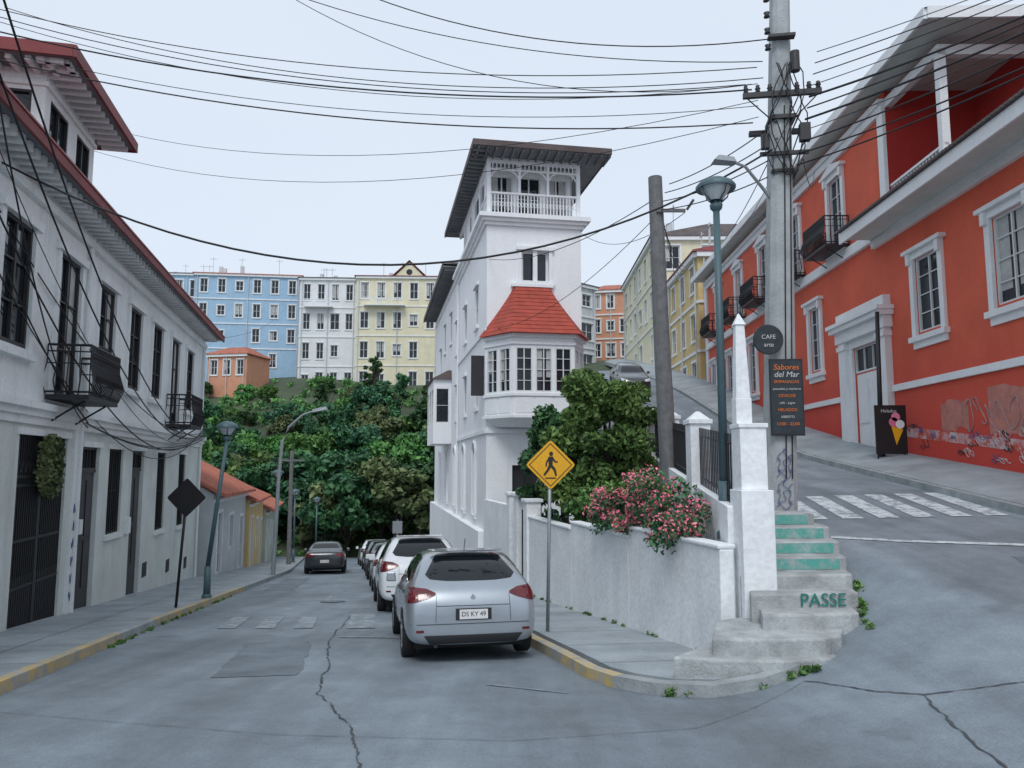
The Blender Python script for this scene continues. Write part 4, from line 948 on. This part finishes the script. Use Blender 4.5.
def car(name,pos,fwd,paint,kind='hatch',zs=1,ws=1,plate='DS KY 49',ls=1):
    S=SEDAN if kind=='sedan' else HATCH
    e=empty(name)
    V=[];Fc=[];prof=[]
    for (x,zb,w,belt,top,wt) in S:
        belt=min(belt,top-.05); mid=(zb+belt)/2
        half=[(0,zb),(w*.80,zb),(w*.975,zb+.08),(w*1.0,mid),(w*.985,belt-.06),(w*.93,belt),(wt+.04 if top-belt>.15 else wt+.06,top-.06 if top-belt>.15 else top-.025),(wt*.7,top-.005),(0,top)]
        prof.append([(x*ls,-y*ws,z*zs) for y,z in half]+[(x*ls,y*ws,z*zs) for y,z in half[-2:0:-1]])
    n=len(prof[0])
    for r in prof: V+=r
    for i in range(len(prof)-1):
        for j in range(n): Fc.append((i*n+j,i*n+(j+1)%n,(i+1)*n+(j+1)%n,(i+1)*n+j))
    m=n//2
    for base in (0,(len(prof)-1)*n):
        for j in range(m):
            a=base+j;b=base+j+1;c=base+(n-j-1)%n;d=base+(n-j)%n
            if j==0: Fc.append((a,b,c))
            elif b==c: Fc.append((a,b,d))
            else: Fc.append((a,b,c,d))
    me=bpy.data.meshes.new('body'); me.from_pydata(V,[],Fc); me.materials.append(M[paint])
    bm=bmesh.new(); bm.from_mesh(me); bmesh.ops.recalc_face_normals(bm,faces=bm.faces); bm.to_mesh(me); bm.free()
    me.polygons.foreach_set('use_smooth',[True]*len(me.polygons))
    o=bpy.data.objects.new('body',me); COL.objects.link(o); s=o.modifiers.new('s','SUBSURF'); s.levels=2; s.render_levels=2
    bpy.context.view_layer.update()
    dg=bpy.context.evaluated_depsgraph_get(); oe=o.evaluated_get(dg); mm=oe.to_mesh()
    bvh=BVHTree.FromPolygons([v.co.copy() for v in mm.vertices],[tuple(p.vertices) for p in mm.polygons]); oe.to_mesh_clear()
    o.parent=e
    def lerp_pl(pl,t):
        q=t*(len(pl)-1); i=min(int(q),len(pl)-2); f=q-i; return (pl[i][0]+(pl[i+1][0]-pl[i][0])*f,pl[i][1]+(pl[i+1][1]-pl[i][1])*f)
    def patch(mb,top,bot,direction,off=.006,nx=16,ny=10,m=0):
        g=[]
        for j in range(ny+1):
            row=[]
            for i in range(nx+1):
                a=lerp_pl(top,i/nx);b=lerp_pl(bot,i/nx); p=(a[0]+(b[0]-a[0])*j/ny,a[1]+(b[1]-a[1])*j/ny)
                if direction in ('back','front'):
                    sgn=1 if direction=='back' else -1
                    org=Vector((-1 if sgn>0 else 6,p[0]*ws,p[1]*zs)); dv=Vector((sgn,0,0))
                else:
                    sgn=1 if direction=='left' else -1
                    org=Vector((p[0]*ls,3*sgn,p[1]*zs)); dv=Vector((0,-sgn,0))
                hit=bvh.ray_cast(org,dv); row.append(None if hit[0] is None else hit[0]-dv*off+ (hit[1] if hit[1].dot(dv)<0 else -hit[1])*off*.5)
            g.append(row)
        for j in range(ny):
            for i in range(nx):
                q=[g[j][i],g[j][i+1],g[j+1][i+1],g[j+1][i]]
                if all(x is not None for x in q): mb.face(q,m)
    gl=MB(); bl=MB(); tl=MB(); hl=MB()
    hb=kind!='sedan'
    if hb:
        patch(gl,[(-.46,1.365),(-.40,1.395),(-.2,1.405),(.2,1.405),(.40,1.395),(.46,1.365)],[(-.62,1.13),(-.56,1.07),(-.3,1.045),(.3,1.045),(.56,1.07),(.62,1.13)],'back')
        for s in (-1,1):
            patch(tl,[(s*.50,.90),(s*.62,.955),(s*.78,.975),(s*.88,.965)],[(s*.50,.875),(s*.60,.83),(s*.78,.78),(s*.88,.77)],'back',nx=14,ny=8)
        patch(bl,[(-.66,.36),(.66,.36)],[(-.58,.25),(.58,.25)],'back',off=.008)
        patch(bl,[(-.84,.505),(.84,.505)],[(-.84,.497),(.84,.497)],'back',ny=1)
        patch(bl,[(-.50,.735),(.50,.735)],[(-.50,.728),(.50,.728)],'back',ny=1)
        for s in (-1,1):
            patch(tl,[(s*.66,.43),(s*.76,.43)],[(s*.66,.40),(s*.76,.40)],'back',nx=2,ny=1)
            patch(bl,[(s*.49,.87),(s*.495,.87)],[(s*.50,.52),(s*.505,.52)],'back',nx=1,ny=8)
        side_w=[([(.85,1.34),(1.1,1.375),(1.55,1.40)],[(.62,1.06),(1.1,1.0),(1.55,.985)]),([(1.62,1.40),(2.0,1.395),(2.3,1.36)],[(1.62,.985),(2.1,.975),(2.75,.965)])]
        side_w.append(([(2.33,1.35),(2.5,1.28),(2.8,1.08)],[(2.77,.965),(2.8,.965),(2.88,.96)]))
        ws_=([(-.52,1.37),(.52,1.37)],[(-.66,1.05),(.66,1.05)]); ax=(.82,3.45); doors=(.95,1.58,2.62)
    else:
        patch(gl,[(-.50,1.33),(.50,1.33)],[(-.60,1.12),(.60,1.12)],'back')
        for s in (-1,1): patch(tl,[(s*.45,.90),(s*.83,.90)],[(s*.5,.76),(s*.83,.72)],'back')
        patch(bl,[(-.6,.42),(.6,.42)],[(-.55,.3),(.55,.3)],'back',off=.008)
        side_w=[([(1.2,1.30),(1.5,1.36),(1.85,1.37)],[(.98,1.03),(1.4,1.0),(1.85,.99)]),([(1.92,1.37),(2.3,1.36),(2.5,1.32)],[(1.92,.99),(2.5,.98),(2.95,.97)])]
        ws_=([(-.52,1.33),(.52,1.33)],[(-.64,1.06),(.64,1.06)]); ax=(.9,3.55); doors=(1.1,1.88,2.85)
    for sd_ in ('left','right'):
        sg=1 if sd_=='left' else -1
        for t,b in side_w: patch(gl,t,b,sd_)
        for a in ax:
            for i in range(24):
                t0,t1=2*math.pi*i/24,2*math.pi*(i+1)/24; r0,r1=.02,.365
                for kx in range(4):
                    ra=r0+(r1-r0)*kx/4; rb=r0+(r1-r0)*(kx+1)/4; qq=[]
                    for rr_,tt in ((ra,t0),(rb,t0),(rb,t1),(ra,t1)):
                        px,pz=a*ls+rr_*math.cos(tt),.31+rr_*math.sin(tt)
                        hit=bvh.ray_cast(Vector((px,3*sg,pz)),Vector((0,-sg,0)))
                        qq.append(None if hit[0] is None else hit[0]+Vector((0,sg*.006,0)))
                    if all(x is not None for x in qq): bl.face(qq)
        for d_ in doors: patch(bl,[(d_,.97),(d_+.008,.97)],[(d_,.28),(d_+.008,.28)],sd_,nx=1,ny=10)
        patch(bl,[(1.2,.27),(3.0,.27)],[(1.2,.22),(3.0,.22)],sd_,ny=2)
        for hx in (1.25,2.05): patch(bl,[(hx,.86),(hx+.16,.86)],[(hx,.835),(hx+.16,.835)],sd_,off=.015,nx=2,ny=1)
    patch(gl,ws_[0],ws_[1],'front')
    for s in (-1,1): patch(hl,[(s*.45,.72),(s*.8,.80)],[(s*.5,.62),(s*.8,.64)],'front')
    patch(bl,[(-.5,.5),(.5,.5)],[(-.45,.34),(.45,.34)],'front')
    gl.make('windows',['carglass'],e,smooth=True); bl.make('seams_and_trim',['trimb'],e); tl.make('tail_lights',['tail'],e,smooth=True); hl.make('head_lights',['headl'],e)
    wh=MB(); tr_=MB()
    for a in ax:
        for s in (-1,1):
            cy=s*(.91*ws-.10); R0=.32
            tr_.lathe([(.20,-.1),(.26,-.10),(.30,-.095),(R0,-.07),(R0,.07),(.30,.095),(.26,.10),(.205,.085)],(a*ls,cy,R0),28,0,axis='y')
            wh.lathe([(.205,.085*s),(.195,.07*s),(.18,.02*s),(.0,.02*s)],(a*ls,cy,R0),24,1,axis='y')
            for q in range(5):
                t=q*2*math.pi/5+.3
                for dt in (-.16,.16):
                    p0=(a*ls+.04*math.cos(t),cy+s*.075,R0+.04*math.sin(t)); p1=(a*ls+.195*math.cos(t+dt),cy+s*.085,R0+.195*math.sin(t+dt)); wh.tube([p0,p1],[.022,.016],5,0)
            wh.lathe([(.0,.09*s),(.05,.09*s),(.06,.07*s)],(a*ls,cy,R0),12,0,axis='y')
            wh.lathe([(.19,.07*s),(.21,.092*s),(.2,.07*s)],(a*ls,cy,R0),24,0,axis='y')
    tr_.make('tyres',['rubber'],e,smooth=True); wh.make('rims',['rim','trimb'],e,smooth=False)
    ub=MB(); ub.box(Fr(0,0,1,0),.35*ls,3.9*ls,-.75*ws,.75*ws,.16,.3); ub.make('underbody',['rubber'],e)
    mr_=MB()
    for s in (-1,1):
        z=1.0*zs
        mr_.prism([(2.5*ls,s*.9*ws,z-.07),(2.62*ls,s*.92*ws,z-.06),(2.62*ls,s*1.05*ws,z-.06),(2.5*ls,s*1.07*ws,z-.07)],[(2.5*ls,s*.92*ws,z+.08),(2.6*ls,s*.93*ws,z+.07),(2.6*ls,s*1.04*ws,z+.07),(2.5*ls,s*1.06*ws,z+.08)])
    mr_.make('mirrors',[paint],e,bevel=.02)
    pz=.62*zs if hb else .55; px=9
    for yy_ in (0,.2,.25):
        for zz_ in (-.08,0,.08):
            h_=bvh.ray_cast(Vector((-1,yy_,pz+zz_)),Vector((1,0,0)))
            if h_[0]: px=min(px,h_[0].x)
    px=px-.012
    pb=MB(); pb.face([(px,-.24,pz-.075),(px,.24,pz-.075),(px,.24,pz+.075),(px,-.24,pz+.075)],1); pb.face([(px-.006,-.19,pz-.062),(px-.006,.19,pz-.062),(px-.006,.19,pz+.062),(px-.006,-.19,pz+.062)],0); pb.make('number_plate',['plate','trimb'],e)
    if plate: textobj(plate,(px-.009,0,pz),(R(90),0,R(-90)),.082,'black',e,ext=.0005,name='plate_characters')
    ex=MB()
    if hb:
        hz=.83*zs; h_=bvh.ray_cast(Vector((-1,0,hz)),Vector((1,0,0))); bx=h_[0].x if h_[0] else .05
        ex.prism([(bx-.012,-.035,hz),(bx-.012,0,hz-.045),(bx-.012,.035,hz),(bx-.012,0,hz+.045)],[(bx+.02,-.04,hz),(bx+.02,0,hz-.05),(bx+.02,.04,hz),(bx+.02,0,hz+.05)],1)
        ex.tube([(.22,0.0,1.05*zs),(.25,-.1,1.09*zs),(.31,-.35,1.14*zs)],.008,5)
        ex.prism([(.66,-.5,1.425*zs),(.66,.5,1.425*zs),(.86,.54,1.45*zs),(.86,-.54,1.45*zs)],[(.60,-.48,1.435*zs),(.60,.48,1.435*zs),(.86,.54,1.462*zs),(.86,-.54,1.462*zs)],2)
        ex.tube([(.95,0,1.44*zs),(.80,0,1.60*zs)],.006,5)
    ex.tube([(.06,.5,.22),(.2,.5,.22)],.025,8)
    ex.make('fittings',['trimb','rim',paint],e)
    f=Vector(fwd).normalized(); up=Vector((0,0,1)); l=up.cross(f).normalized(); u=f.cross(l)
    e.matrix_world=Matrix(((f.x,l.x,u.x,pos[0]),(f.y,l.y,u.y,pos[1]),(f.z,l.z,u.z,pos[2]),(0,0,0,1)))
    return e
dv=(-.21,1,-.09)
def pc(x,y): return (x,y,Lh(y)+.012)
car('parked_car',pc(-.50,10.35),(-.20,1,-.09),'silver')
car('parked_car',pc(-1.95,17.0),dv,'whitecar',zs=1.14,ws=1.04,plate='KR TP 21')
car('parked_car',pc(-3.25,23.2),dv,'whitecar',plate='BX DL 70')
car('parked_car',pc(-4.6,29.6),dv,'darkcar',kind='sedan',plate='HH GV 12')
car('parked_car',pc(-6.0,36.5),(-.24,1,-.09),'greycar',plate='FS WZ 35')
car('parked_car',pc(-7.6,43.5),(-.24,1,-.09),'whitecar',plate='FS WZ 35')
car('sedan_car',pc(-8.3,34.3),(-.2,1,-.09),'darkcar',kind='sedan',plate='GC LK 88')
car('parked_car',(6.7,45.5,Uh(6,45.5)+.12),(.02,-1,-.2),'darkcar',plate='')

# ------------------------------------------------------------------ street furniture
def dome_lamp(x,y,zb,zt,lean=0,s=1):
    e=empty('street_lamp'); mb=MB(); g=MB()
    xt=x+lean
    mb.tube([(x,y,zb),(x,y,zb+.8)],[.09*s,.08*s],14); mb.tube([(x,y,zb+.8),(xt,y,zt-.55)],[.06*s,.045*s],14)
    mb.lathe([(.12*s,0),(.12*s,.08),(.09*s,.12)],(x,y,zb),14)
    c=(xt,y,zt-.55)
    mb.lathe([(.045*s,0),(.08*s,.04),(.09*s,.1),(.05*s,.12),(.05*s,.2)],c,18)
    g.lathe([(.09*s,.16),(.17*s,.28),(.21*s,.36)],c,20)
    mb.lathe([(.27*s,.33),(.275*s,.37),(.23*s,.43),(.12*s,.49),(.0,.52)],c,22); mb.lathe([(.27*s,.33),(.2*s,.35)],c,22)
    for q in range(4):
        t=q*math.pi/2+.4; mb.tube([(c[0]+.06*s*math.cos(t),y+.06*s*math.sin(t),c[2]+.12),(c[0]+.2*s*math.cos(t),y+.2*s*math.sin(t),c[2]+.25),(c[0]+.24*s*math.cos(t),y+.24*s*math.sin(t),c[2]+.36)],.012,5)
    mb.make('post',['lamp'],e,smooth=True); g.make('diffuser',['lampglass'],e,smooth=True); return e
dome_lamp(-7.65,19.5,Lh(19.5)+.12,1.2,lean=.35)
dome_lamp(-11.4,37.0,Lh(37)+.12,-.1,lean=.1)
dome_lamp(-13.0,46,Lh(46)+.12,-1.3)
dome_lamp(-13.2,52,Lh(52)+.12,-2.0)
dome_lamp(2.98,10.75,-1.0,4.25,s=1.05)
e=empty('street_lamp'); mb=MB()
x,y=-9.55,31.; zb=Lh(31)
mb.tube([(x,y,zb),(x+.1,y,-.6),(x+.2,y,1.0),(x+.45,y,1.6),(x+1.0,y,2.1),(x+1.5,y,2.28)],[.09,.07,.06,.05,.04,.035],10)
mb.prism([(x+1.4,y-.09,2.2),(x+2.0,y-.12,2.32),(x+2.0,y+.12,2.32),(x+1.4,y+.09,2.2)],[(x+1.4,y-.07,2.33),(x+1.95,y-.08,2.44),(x+1.95,y+.08,2.44),(x+1.4,y+.07,2.33)])
mb.make('post_and_arm',['galv'],e,smooth=False)

def sign_post(name,x,y,zb,zc,half,plate,lean=0,back=False):
    e=empty(name); mb=MB(); mb.tube([(x,y+.03,zb),(x+lean,y+.03,zc+half*.7)],.03,10); mb.make('post',['galv' if not back else 'black'],e,smooth=True)
    X=x+lean
    def dia(h,yy):
        c=[]; r=.06*h/.42
        for (ax_,az) in ((1,0),(0,1),(-1,0),(0,-1)):
            for t in (-.4,-.2,0,.2,.4):
                c.append((X+ax_*(h-abs(t)*r)+(-az)*t*r*1.6,yy,zc+az*(h-abs(t)*r)+ax_*t*r*1.6))
        return c
    mb=MB(); mb.prism(dia(half,y-.012),dia(half,y-.002),0); mb.make('plate',[plate],e)
    return e,X
e,X=sign_post('pedestrian_crossing_sign',.58,12.7,Lh(12.7)+.13,.03,.40,'yellow',lean=.06)
mb=MB()
zc=.03; y=12.7-.016
def ring_dia(h0,h1,y,z):
    a=[(X+h0,y,z),(X,y,z+h0),(X-h0,y,z),(X,y,z-h0)];b=[(X+h1,y,z),(X,y,z+h1),(X-h1,y,z),(X,y,z-h1)]
    for i in range(4): j=(i+1)%4; mb.face([a[i],a[j],b[j],b[i]])
ring_dia(.36,.342,y,zc)
def limb(p,q,w0,w1):
    a=Vector(p);b=Vector(q);t=(b-a).normalized();n=Vector((-t.y,t.x))
    mb.face([(X+v.x,y-.001*random.random(),zc+v.y) for v in (a+n*w0,b+n*w1,b-n*w1,a-n*w0)])
mb.face([(X+.01+.033*math.cos(t),y,zc+.18+.038*math.sin(t)) for t in np.linspace(0,6.0,12)])
limb((.005,.135),(0,-.01),.042,.03); limb((0,.0),(.07,-.085),.026,.02); limb((.07,-.085),(.09,-.185),.02,.015); limb((0,0),(-.045,-.09),.026,.02); limb((-.045,-.09),(-.11,-.175),.02,.015)
limb((.02,.125),(.085,.04),.017,.013); limb((.085,.04),(.12,.055),.013,.011); limb((-.01,.125),(-.065,.04),.017,.013); limb((-.065,.04),(-.075,-.03),.013,.011)
limb((-.09,-.22),(.09,-.22),.01,.01)
mb.make('pictogram',['black'],e)
sign_post('warning_sign_rear',-7.3,16.9,Lh(16.9)+.13,-.68,.42,'black',lean=.14,back=True)
e=empty('small_road_sign'); mb=MB(); mb.tube([(-4.75,32,Lh(32)),(-4.75,32,-2.2)],.03,8); mb.box(Fr(-4.75,32,1,0),-.2,.2,.03,.045,-2.75,-2.25); mb.make('plate_and_post',['galv'],e)

# concrete utility pole
e=empty('utility_pole'); mb=MB(); px0,py0=4.40,12.7; zb=-1.2
top=(4.86,12.7,11.0)
def pp(z): t=(z-zb)/(top[2]-zb); return (px0+(top[0]-px0)*t,py0,z)
def polebox(w0,w1):
    a=pp(zb);b=pp(top[2])
    ch=lambda c,w:[(c[0]-w,c[1]-w*.6,c[2]),(c[0]-w*.6,c[1]-w,c[2]),(c[0]+w*.6,c[1]-w,c[2]),(c[0]+w,c[1]-w*.6,c[2]),(c[0]+w,c[1]+w*.6,c[2]),(c[0]+w*.6,c[1]+w,c[2]),(c[0]-w*.6,c[1]+w,c[2]),(c[0]-w,c[1]+w*.6,c[2])]
    mb.prism(ch(a,w0),ch(b,w1))
polebox(.25,.12); mb.make('concrete_shaft',['pole'],e)
mb=MB()
Fx=Fr(pp(6.4)[0],12.7,1,-.15)
mb.box(Fx,-.65,.65,.17,.25,6.35,6.44); mb.box(Fx,-.5,.5,-.27,-.17,5.85,5.93); mb.box(Fx,-.4,.4,.17,.24,5.3,5.36)
mb.box(Fx,-.22,.22,-.24,.24,5.95,6.02); mb.box(Fx,-.22,.22,-.24,.24,5.0,5.05); mb.box(Fx,-.2,.25,.15,.3,7.4,7.45)
mb.tube([Fx.P(-.6,.22,6.36),Fx.P(-.15,.2,5.9)],.012,5); mb.tube([Fx.P(.6,.22,6.36),Fx.P(.15,.2,5.9)],.012,5)
mb.make('crossarms',['framedark'],e)
mb=MB()
for u in (-.6,-.4,-.2,.25,.45,.6):
    c=Fx.P(u,.21,6.44); mb.lathe([(.02,0),(.045,.02),(.03,.05),(.05,.07),(.03,.1),(.035,.13),(0,.15)],c,10)
for z in (7.2,7.5,7.8,8.1): c=Fx.P(-.2,.2,z); mb.lathe([(.0,0),(.055,.02),(.035,.06),(.055,.1),(0,.12)],c,10)
mb.make('insulators',['framedark'],e,smooth=True)
mb=MB(); mb.box(Fx,-.38,-.25,.2,.32,5.4,5.65); mb.box(Fx,.25,.42,.2,.34,5.5,5.8); mb.lathe([(0,0),(.08,0),(.08,.35),(0,.36)],Fx.P(.22,.28,6.75),12); mb.make('junction_boxes',['framedark'],e)
mb=MB(); mb.tube([pp(4.4),(4.3,12.6,4.75),(3.95,12.4,5.05),(3.65,12.3,5.12)],[.03,.028,.025,.025],8)
mb.prism([(3.75,12.2,5.06),(3.35,12.1,5.06),(3.35,12.35,5.06),(3.75,12.4,5.06)],[(3.72,12.24,5.16),(3.45,12.18,5.17),(3.45,12.3,5.17),(3.72,12.36,5.16)]); mb.make('lamp_arm',['galv'],e)
sp=[]
random.seed(8)
for k_ in range(2): sp.append([(pp(z)[0]+.12-.1*k_,12.7-.26+.012*z,z) for z in np.linspace(-.2,6.2,8)])
for k_ in range(9):
    x_=random.uniform(-.25,.25); sp.append([(pp(z)[0]+x_+.16*math.sin(z*3+k_),12.7-.3+random.uniform(-.04,.04),z) for z in np.linspace(4.9,6.9,12)])
curveobj('loose_cables',sp,.010,'wire',e)
sp=[]
for g in range(6):
    z=-.65+.17*g; sp.append([(pp(z)[0]-.14+.26*t+.04*math.sin(19*t),12.7-.262+.012*z,z+.09*math.sin(t*9+g*2)) for t in np.linspace(0,1,24)])
curveobj('graffiti',sp,.005,'blueink',e)
e=empty('menu_board'); mb=MB(); F=Fr(pp(1.4)[0]+.0,12.7-.29,1,-.05)
mb.box(F,-.27,.27,0,.03,.50,1.76,0); mb.box(F,-.25,.25,.03,.034,.53,1.73,1); mb.make('board',['iron','poster'],e)
def ft(F,u,z,s,size,mat,n=.04,shear=0):
    p=F.P(u,n,z); textobj(s,p,(R(90),0,math.atan2(F.d.y,F.d.x)),size,mat,e,ext=.001,name='board_lettering',shear=shear)
ft(F,0,1.62,'Sabores',.13,'orangeink',shear=.2); ft(F,0,1.50,'del Mar',.13,'white2',shear=.2)
for i,s in enumerate(('EMPANADAS','pescados y mariscos','CEVICHE','cafe - jugos','HELADOS','ABIERTO','12:00 - 22:00')): ft(F,0,1.38-i*.115,s,.055 if i%2 else .07,'white2' if i%2 else 'orangeink')
e=empty('round_sign'); mb=MB(); mb.lathe([(0,0),(.24,0),(.25,.01),(.25,.03),(0,.031)],(4.22,12.35,2.08),24,0,axis='y'); mb.tube([(4.22,12.39,2.1),(4.5,12.6,2.2)],.015,5); mb.make('disc',['poster'],e)
ft(Fr(4.22,12.35,1,0),0,2.12,'CAFE',.10,'white2',n=.006); ft(Fr(4.22,12.35,1,0),0,1.99,'arte',.10,'white2',n=.006)
e=empty('ice_cream_sign'); mb=MB()
zb=HR(10.3,20.6)
F=Fr(10.25,20.6,1,0)
mb.box(F,-.42,.42,0,.05,zb+.06,zb+1.38,0); mb.box(F,-.38,-.34,-.02,0.0,zb-.1,zb+.1); mb.box(F,.34,.38,-.02,.0,zb-.1,zb+.1)
mb.tube([F.P(0,-.0,zb+1.3),F.P(0,-.5,zb)],.02,5); mb.make('board',['black'],e)
mb=MB(); mb.face([F.P(.12,.056,zb+.3),F.P(.0,.056,zb+.82),F.P(.32,.056,zb+.72)],0)
for (u,z,r,m) in ((.07,.92,.13,1),(.24,.86,.12,2),(.13,1.06,.12,1)): mb.face([F.P(u+r*math.cos(t),.058+.001*m,zb+z+r*math.sin(t)) for t in np.linspace(0,6,16)],m)
mb.make('picture',['yellow','pink','whitetrim'],e); ft(F,-.05,zb+1.22,'Helados',.13,'white2',n=.06)
e=empty('black_post'); mb=MB(); mb.tube([(10.12,20.9,HR(10.1,20.9)-.1),(10.2,20.9,4.3)],[.07,.055],10); mb.lathe([(.1,0),(.1,.15),(.07,.2)],(10.12,20.9,HR(10.1,20.9)),12); mb.make('shaft',['iron'],e,smooth=True)
e=empty('wooden_pole'); mb=MB(); mb.tube([(3.35,16.2,-1),(3.22,16.2,3),(3.16,16.2,6.35)],[.19,.17,.15],14); mb.box(Fr(3.17,16.2,1,0),-.03,.6,.15,.2,5.5,5.57); mb.tube([(3.8,16.0,5.55),(3.9,15.8,5.7)],.03,6); mb.make('shaft',['wood'],e)
for (x,y,z0,z1) in ((-12.4,43,-6,.9),):
    e=empty('distant_utility_pole'); mb=MB(); mb.tube([(x,y,z0),(x,y,z1)],[.14,.1],8); mb.box(Fr(x,y,1,0),-.6,.6,-.05,.05,z1-.6,z1-.5); mb.make('shaft',['wood'],e)

# ------------------------------------------------------------------ wires
random.seed(17)
W_=[]
def wr(p,q,sag,rr=1.,n=28):
    p=Vector(p);q=Vector(q); W_.append(([tuple(p.lerp(q,t)-Vector((0,0,sag*4*t*(1-t)))) for t in np.linspace(0,1,n)],rr))
A=lambda u,z:Fx.P(u,.22,z)
wr((-12,13.5,9.2),A(-.6,6.6),.9,.8); wr((-12,13.0,8.6),A(-.5,6.5),.8,1.3); wr((-13,14.0,9.8),A(-.4,6.9),.9,.8); wr((-12,12.5,7.9),A(-.5,5.9),.8,1.1)
wr((-11,15.5,9.9),A(-.3,6.7),.8,.8); wr((-9.0,15.5,12.2),A(-.3,7.0),1.0,.8); wr((-6.5,15.5,12.0),A(-.2,7.4),1.1); wr((-8,15.5,12.6),A(-.5,6.6),1.6,.7)
wr((-8.8,11.2,5.2),A(-.2,5.4),2.1,1.7)
wr((-19,24,13.5),A(-.4,6.3),2.0,.6); wr((-19,24,12.8),A(-.4,6.0),2.2,.6); wr((-12,13,8.3),A(-.4,6.2),.9,.6); wr((-12,13,9.0),A(-.4,6.6),1.1,.6)
for i in range(11):
    wr(A(.2+.04*i,5.1+.2*i),(9.5+.5*i,4.6+.35*i,6.0+.38*i),.35+.1*random.random(),random.choice((.7,.9,1.2,1.8)))
for i in range(5): wr(A(.3,5.2+.3*i),(9.9,24+i*3.2,9.6+.25*i),.5,random.choice((.8,1.2)))
for i in range(4): wr(A(-.1,5.0+.3*i),(3.17+.1*i,16.2,5.6+.2*i),.12,1.)
for i in range(4): wr((3.2,16.2,5.6+.2*i),(11.3,47+i,13.0-.2*i),.8,.9)
wr((3.2,16.2,5.9),(-1,28,7.8),.5,1.0); wr((3.2,16.2,5.5),(-.9,28,5.1),.6,.8); wr((3.8,16.2,5.55),(2.6,28.5,9.0),.6,.8)
for i in range(5):
    wr((-6.2-.25*i,8.0,6.6-.35*i),LF.P(29.3*k,.25,1.2+.1*i),1.9+.25*i,random.choice((.8,1.1,1.6)))
wr((-7.9,11.,4.2),LF.P(29.3*k,.25,1.3),1.2,1.2)
for i in range(2): wr(LF.P(15.75*k,.15,.9),LF.P(29.3*k,.25,1.1+.1*i),.5,1.4)
wr((-7.65,11.2,3.0),LF.P(15.7*k,.2,.9),.15,1.4); wr((-6.6,9.2,5),LF.P(15.7*k,.2,.8),.8,1.2)
wr(LF.P(29.3*k,.25,1.2),(-12.4,43,.5),.5,1.2); wr(LF.P(29.3*k,.25,1.3),(-9.4,31,1.4),.2)
wr(LF.P(29.3*k,.2,4.9),(-47,104,22),1.5,.8); wr(LF.P(29.0*k,.2,4.9),(-31,109,27),2.0,.8)
curveobj('overhead_wires',W_,.0105,'wire')

# ------------------------------------------------------------------ world, sun, camera
w=bpy.data.worlds.new('World'); scene.world=w; w.use_nodes=True; nt=w.node_tree; L=nt.links.new
bg=nt.nodes['Background']; bg.inputs['Strength'].default_value=.108
sky=_n(nt,'ShaderNodeTexSky'); sky.sky_type='NISHITA'; sky.sun_disc=False
tc=_n(nt,'ShaderNodeTexCoord'); mp=_n(nt,'ShaderNodeMapping'); mp.inputs['Scale'].default_value=(1,1,2.5); L(tc.outputs['Generated'],mp.inputs['Vector'])
no=_n(nt,'ShaderNodeTexNoise'); no.inputs['Scale'].default_value=1.6; no.inputs['Detail'].default_value=4; L(mp.outputs[0],no.inputs['Vector'])
cr=_n(nt,'ShaderNodeMix',data_type='RGBA'); cr.inputs['A'].default_value=(6.7,7.7,9.0,1); cr.inputs['B'].default_value=(7.9,8.6,9.5,1); L(no.outputs['Fac'],cr.inputs['Factor'])
mx=_n(nt,'ShaderNodeMix',data_type='RGBA'); mx.inputs['Factor'].default_value=.90; L(sky.outputs[0],mx.inputs['A']); L(cr.outputs['Result'],mx.inputs['B']); L(mx.outputs['Result'],bg.inputs['Color'])
sl=bpy.data.lights.new('sun','SUN'); sl.energy=1.4; sl.angle=R(20); sl.color=(1,.98,.95); so=bpy.data.objects.new('sun',sl); COL.objects.link(so)
sd3=Vector((-.05,-.6,.78)).normalized(); so.rotation_euler=sd3.to_track_quat('Z','Y').to_euler()
sky.sun_elevation=math.asin(sd3.z); sky.sun_rotation=math.atan2(sd3.x,sd3.y)
cam=bpy.data.cameras.new('camera'); cam.lens=26.72; cam.sensor_width=36; cam.clip_end=2000; cam.clip_start=.05
co=bpy.data.objects.new('camera',cam); COL.objects.link(co); co.location=(0,0,0); co.rotation_euler=(R(96.2),0,0); scene.camera=co
scene.view_settings.view_transform='Standard'; scene.view_settings.look='None'; scene.view_settings.exposure=0
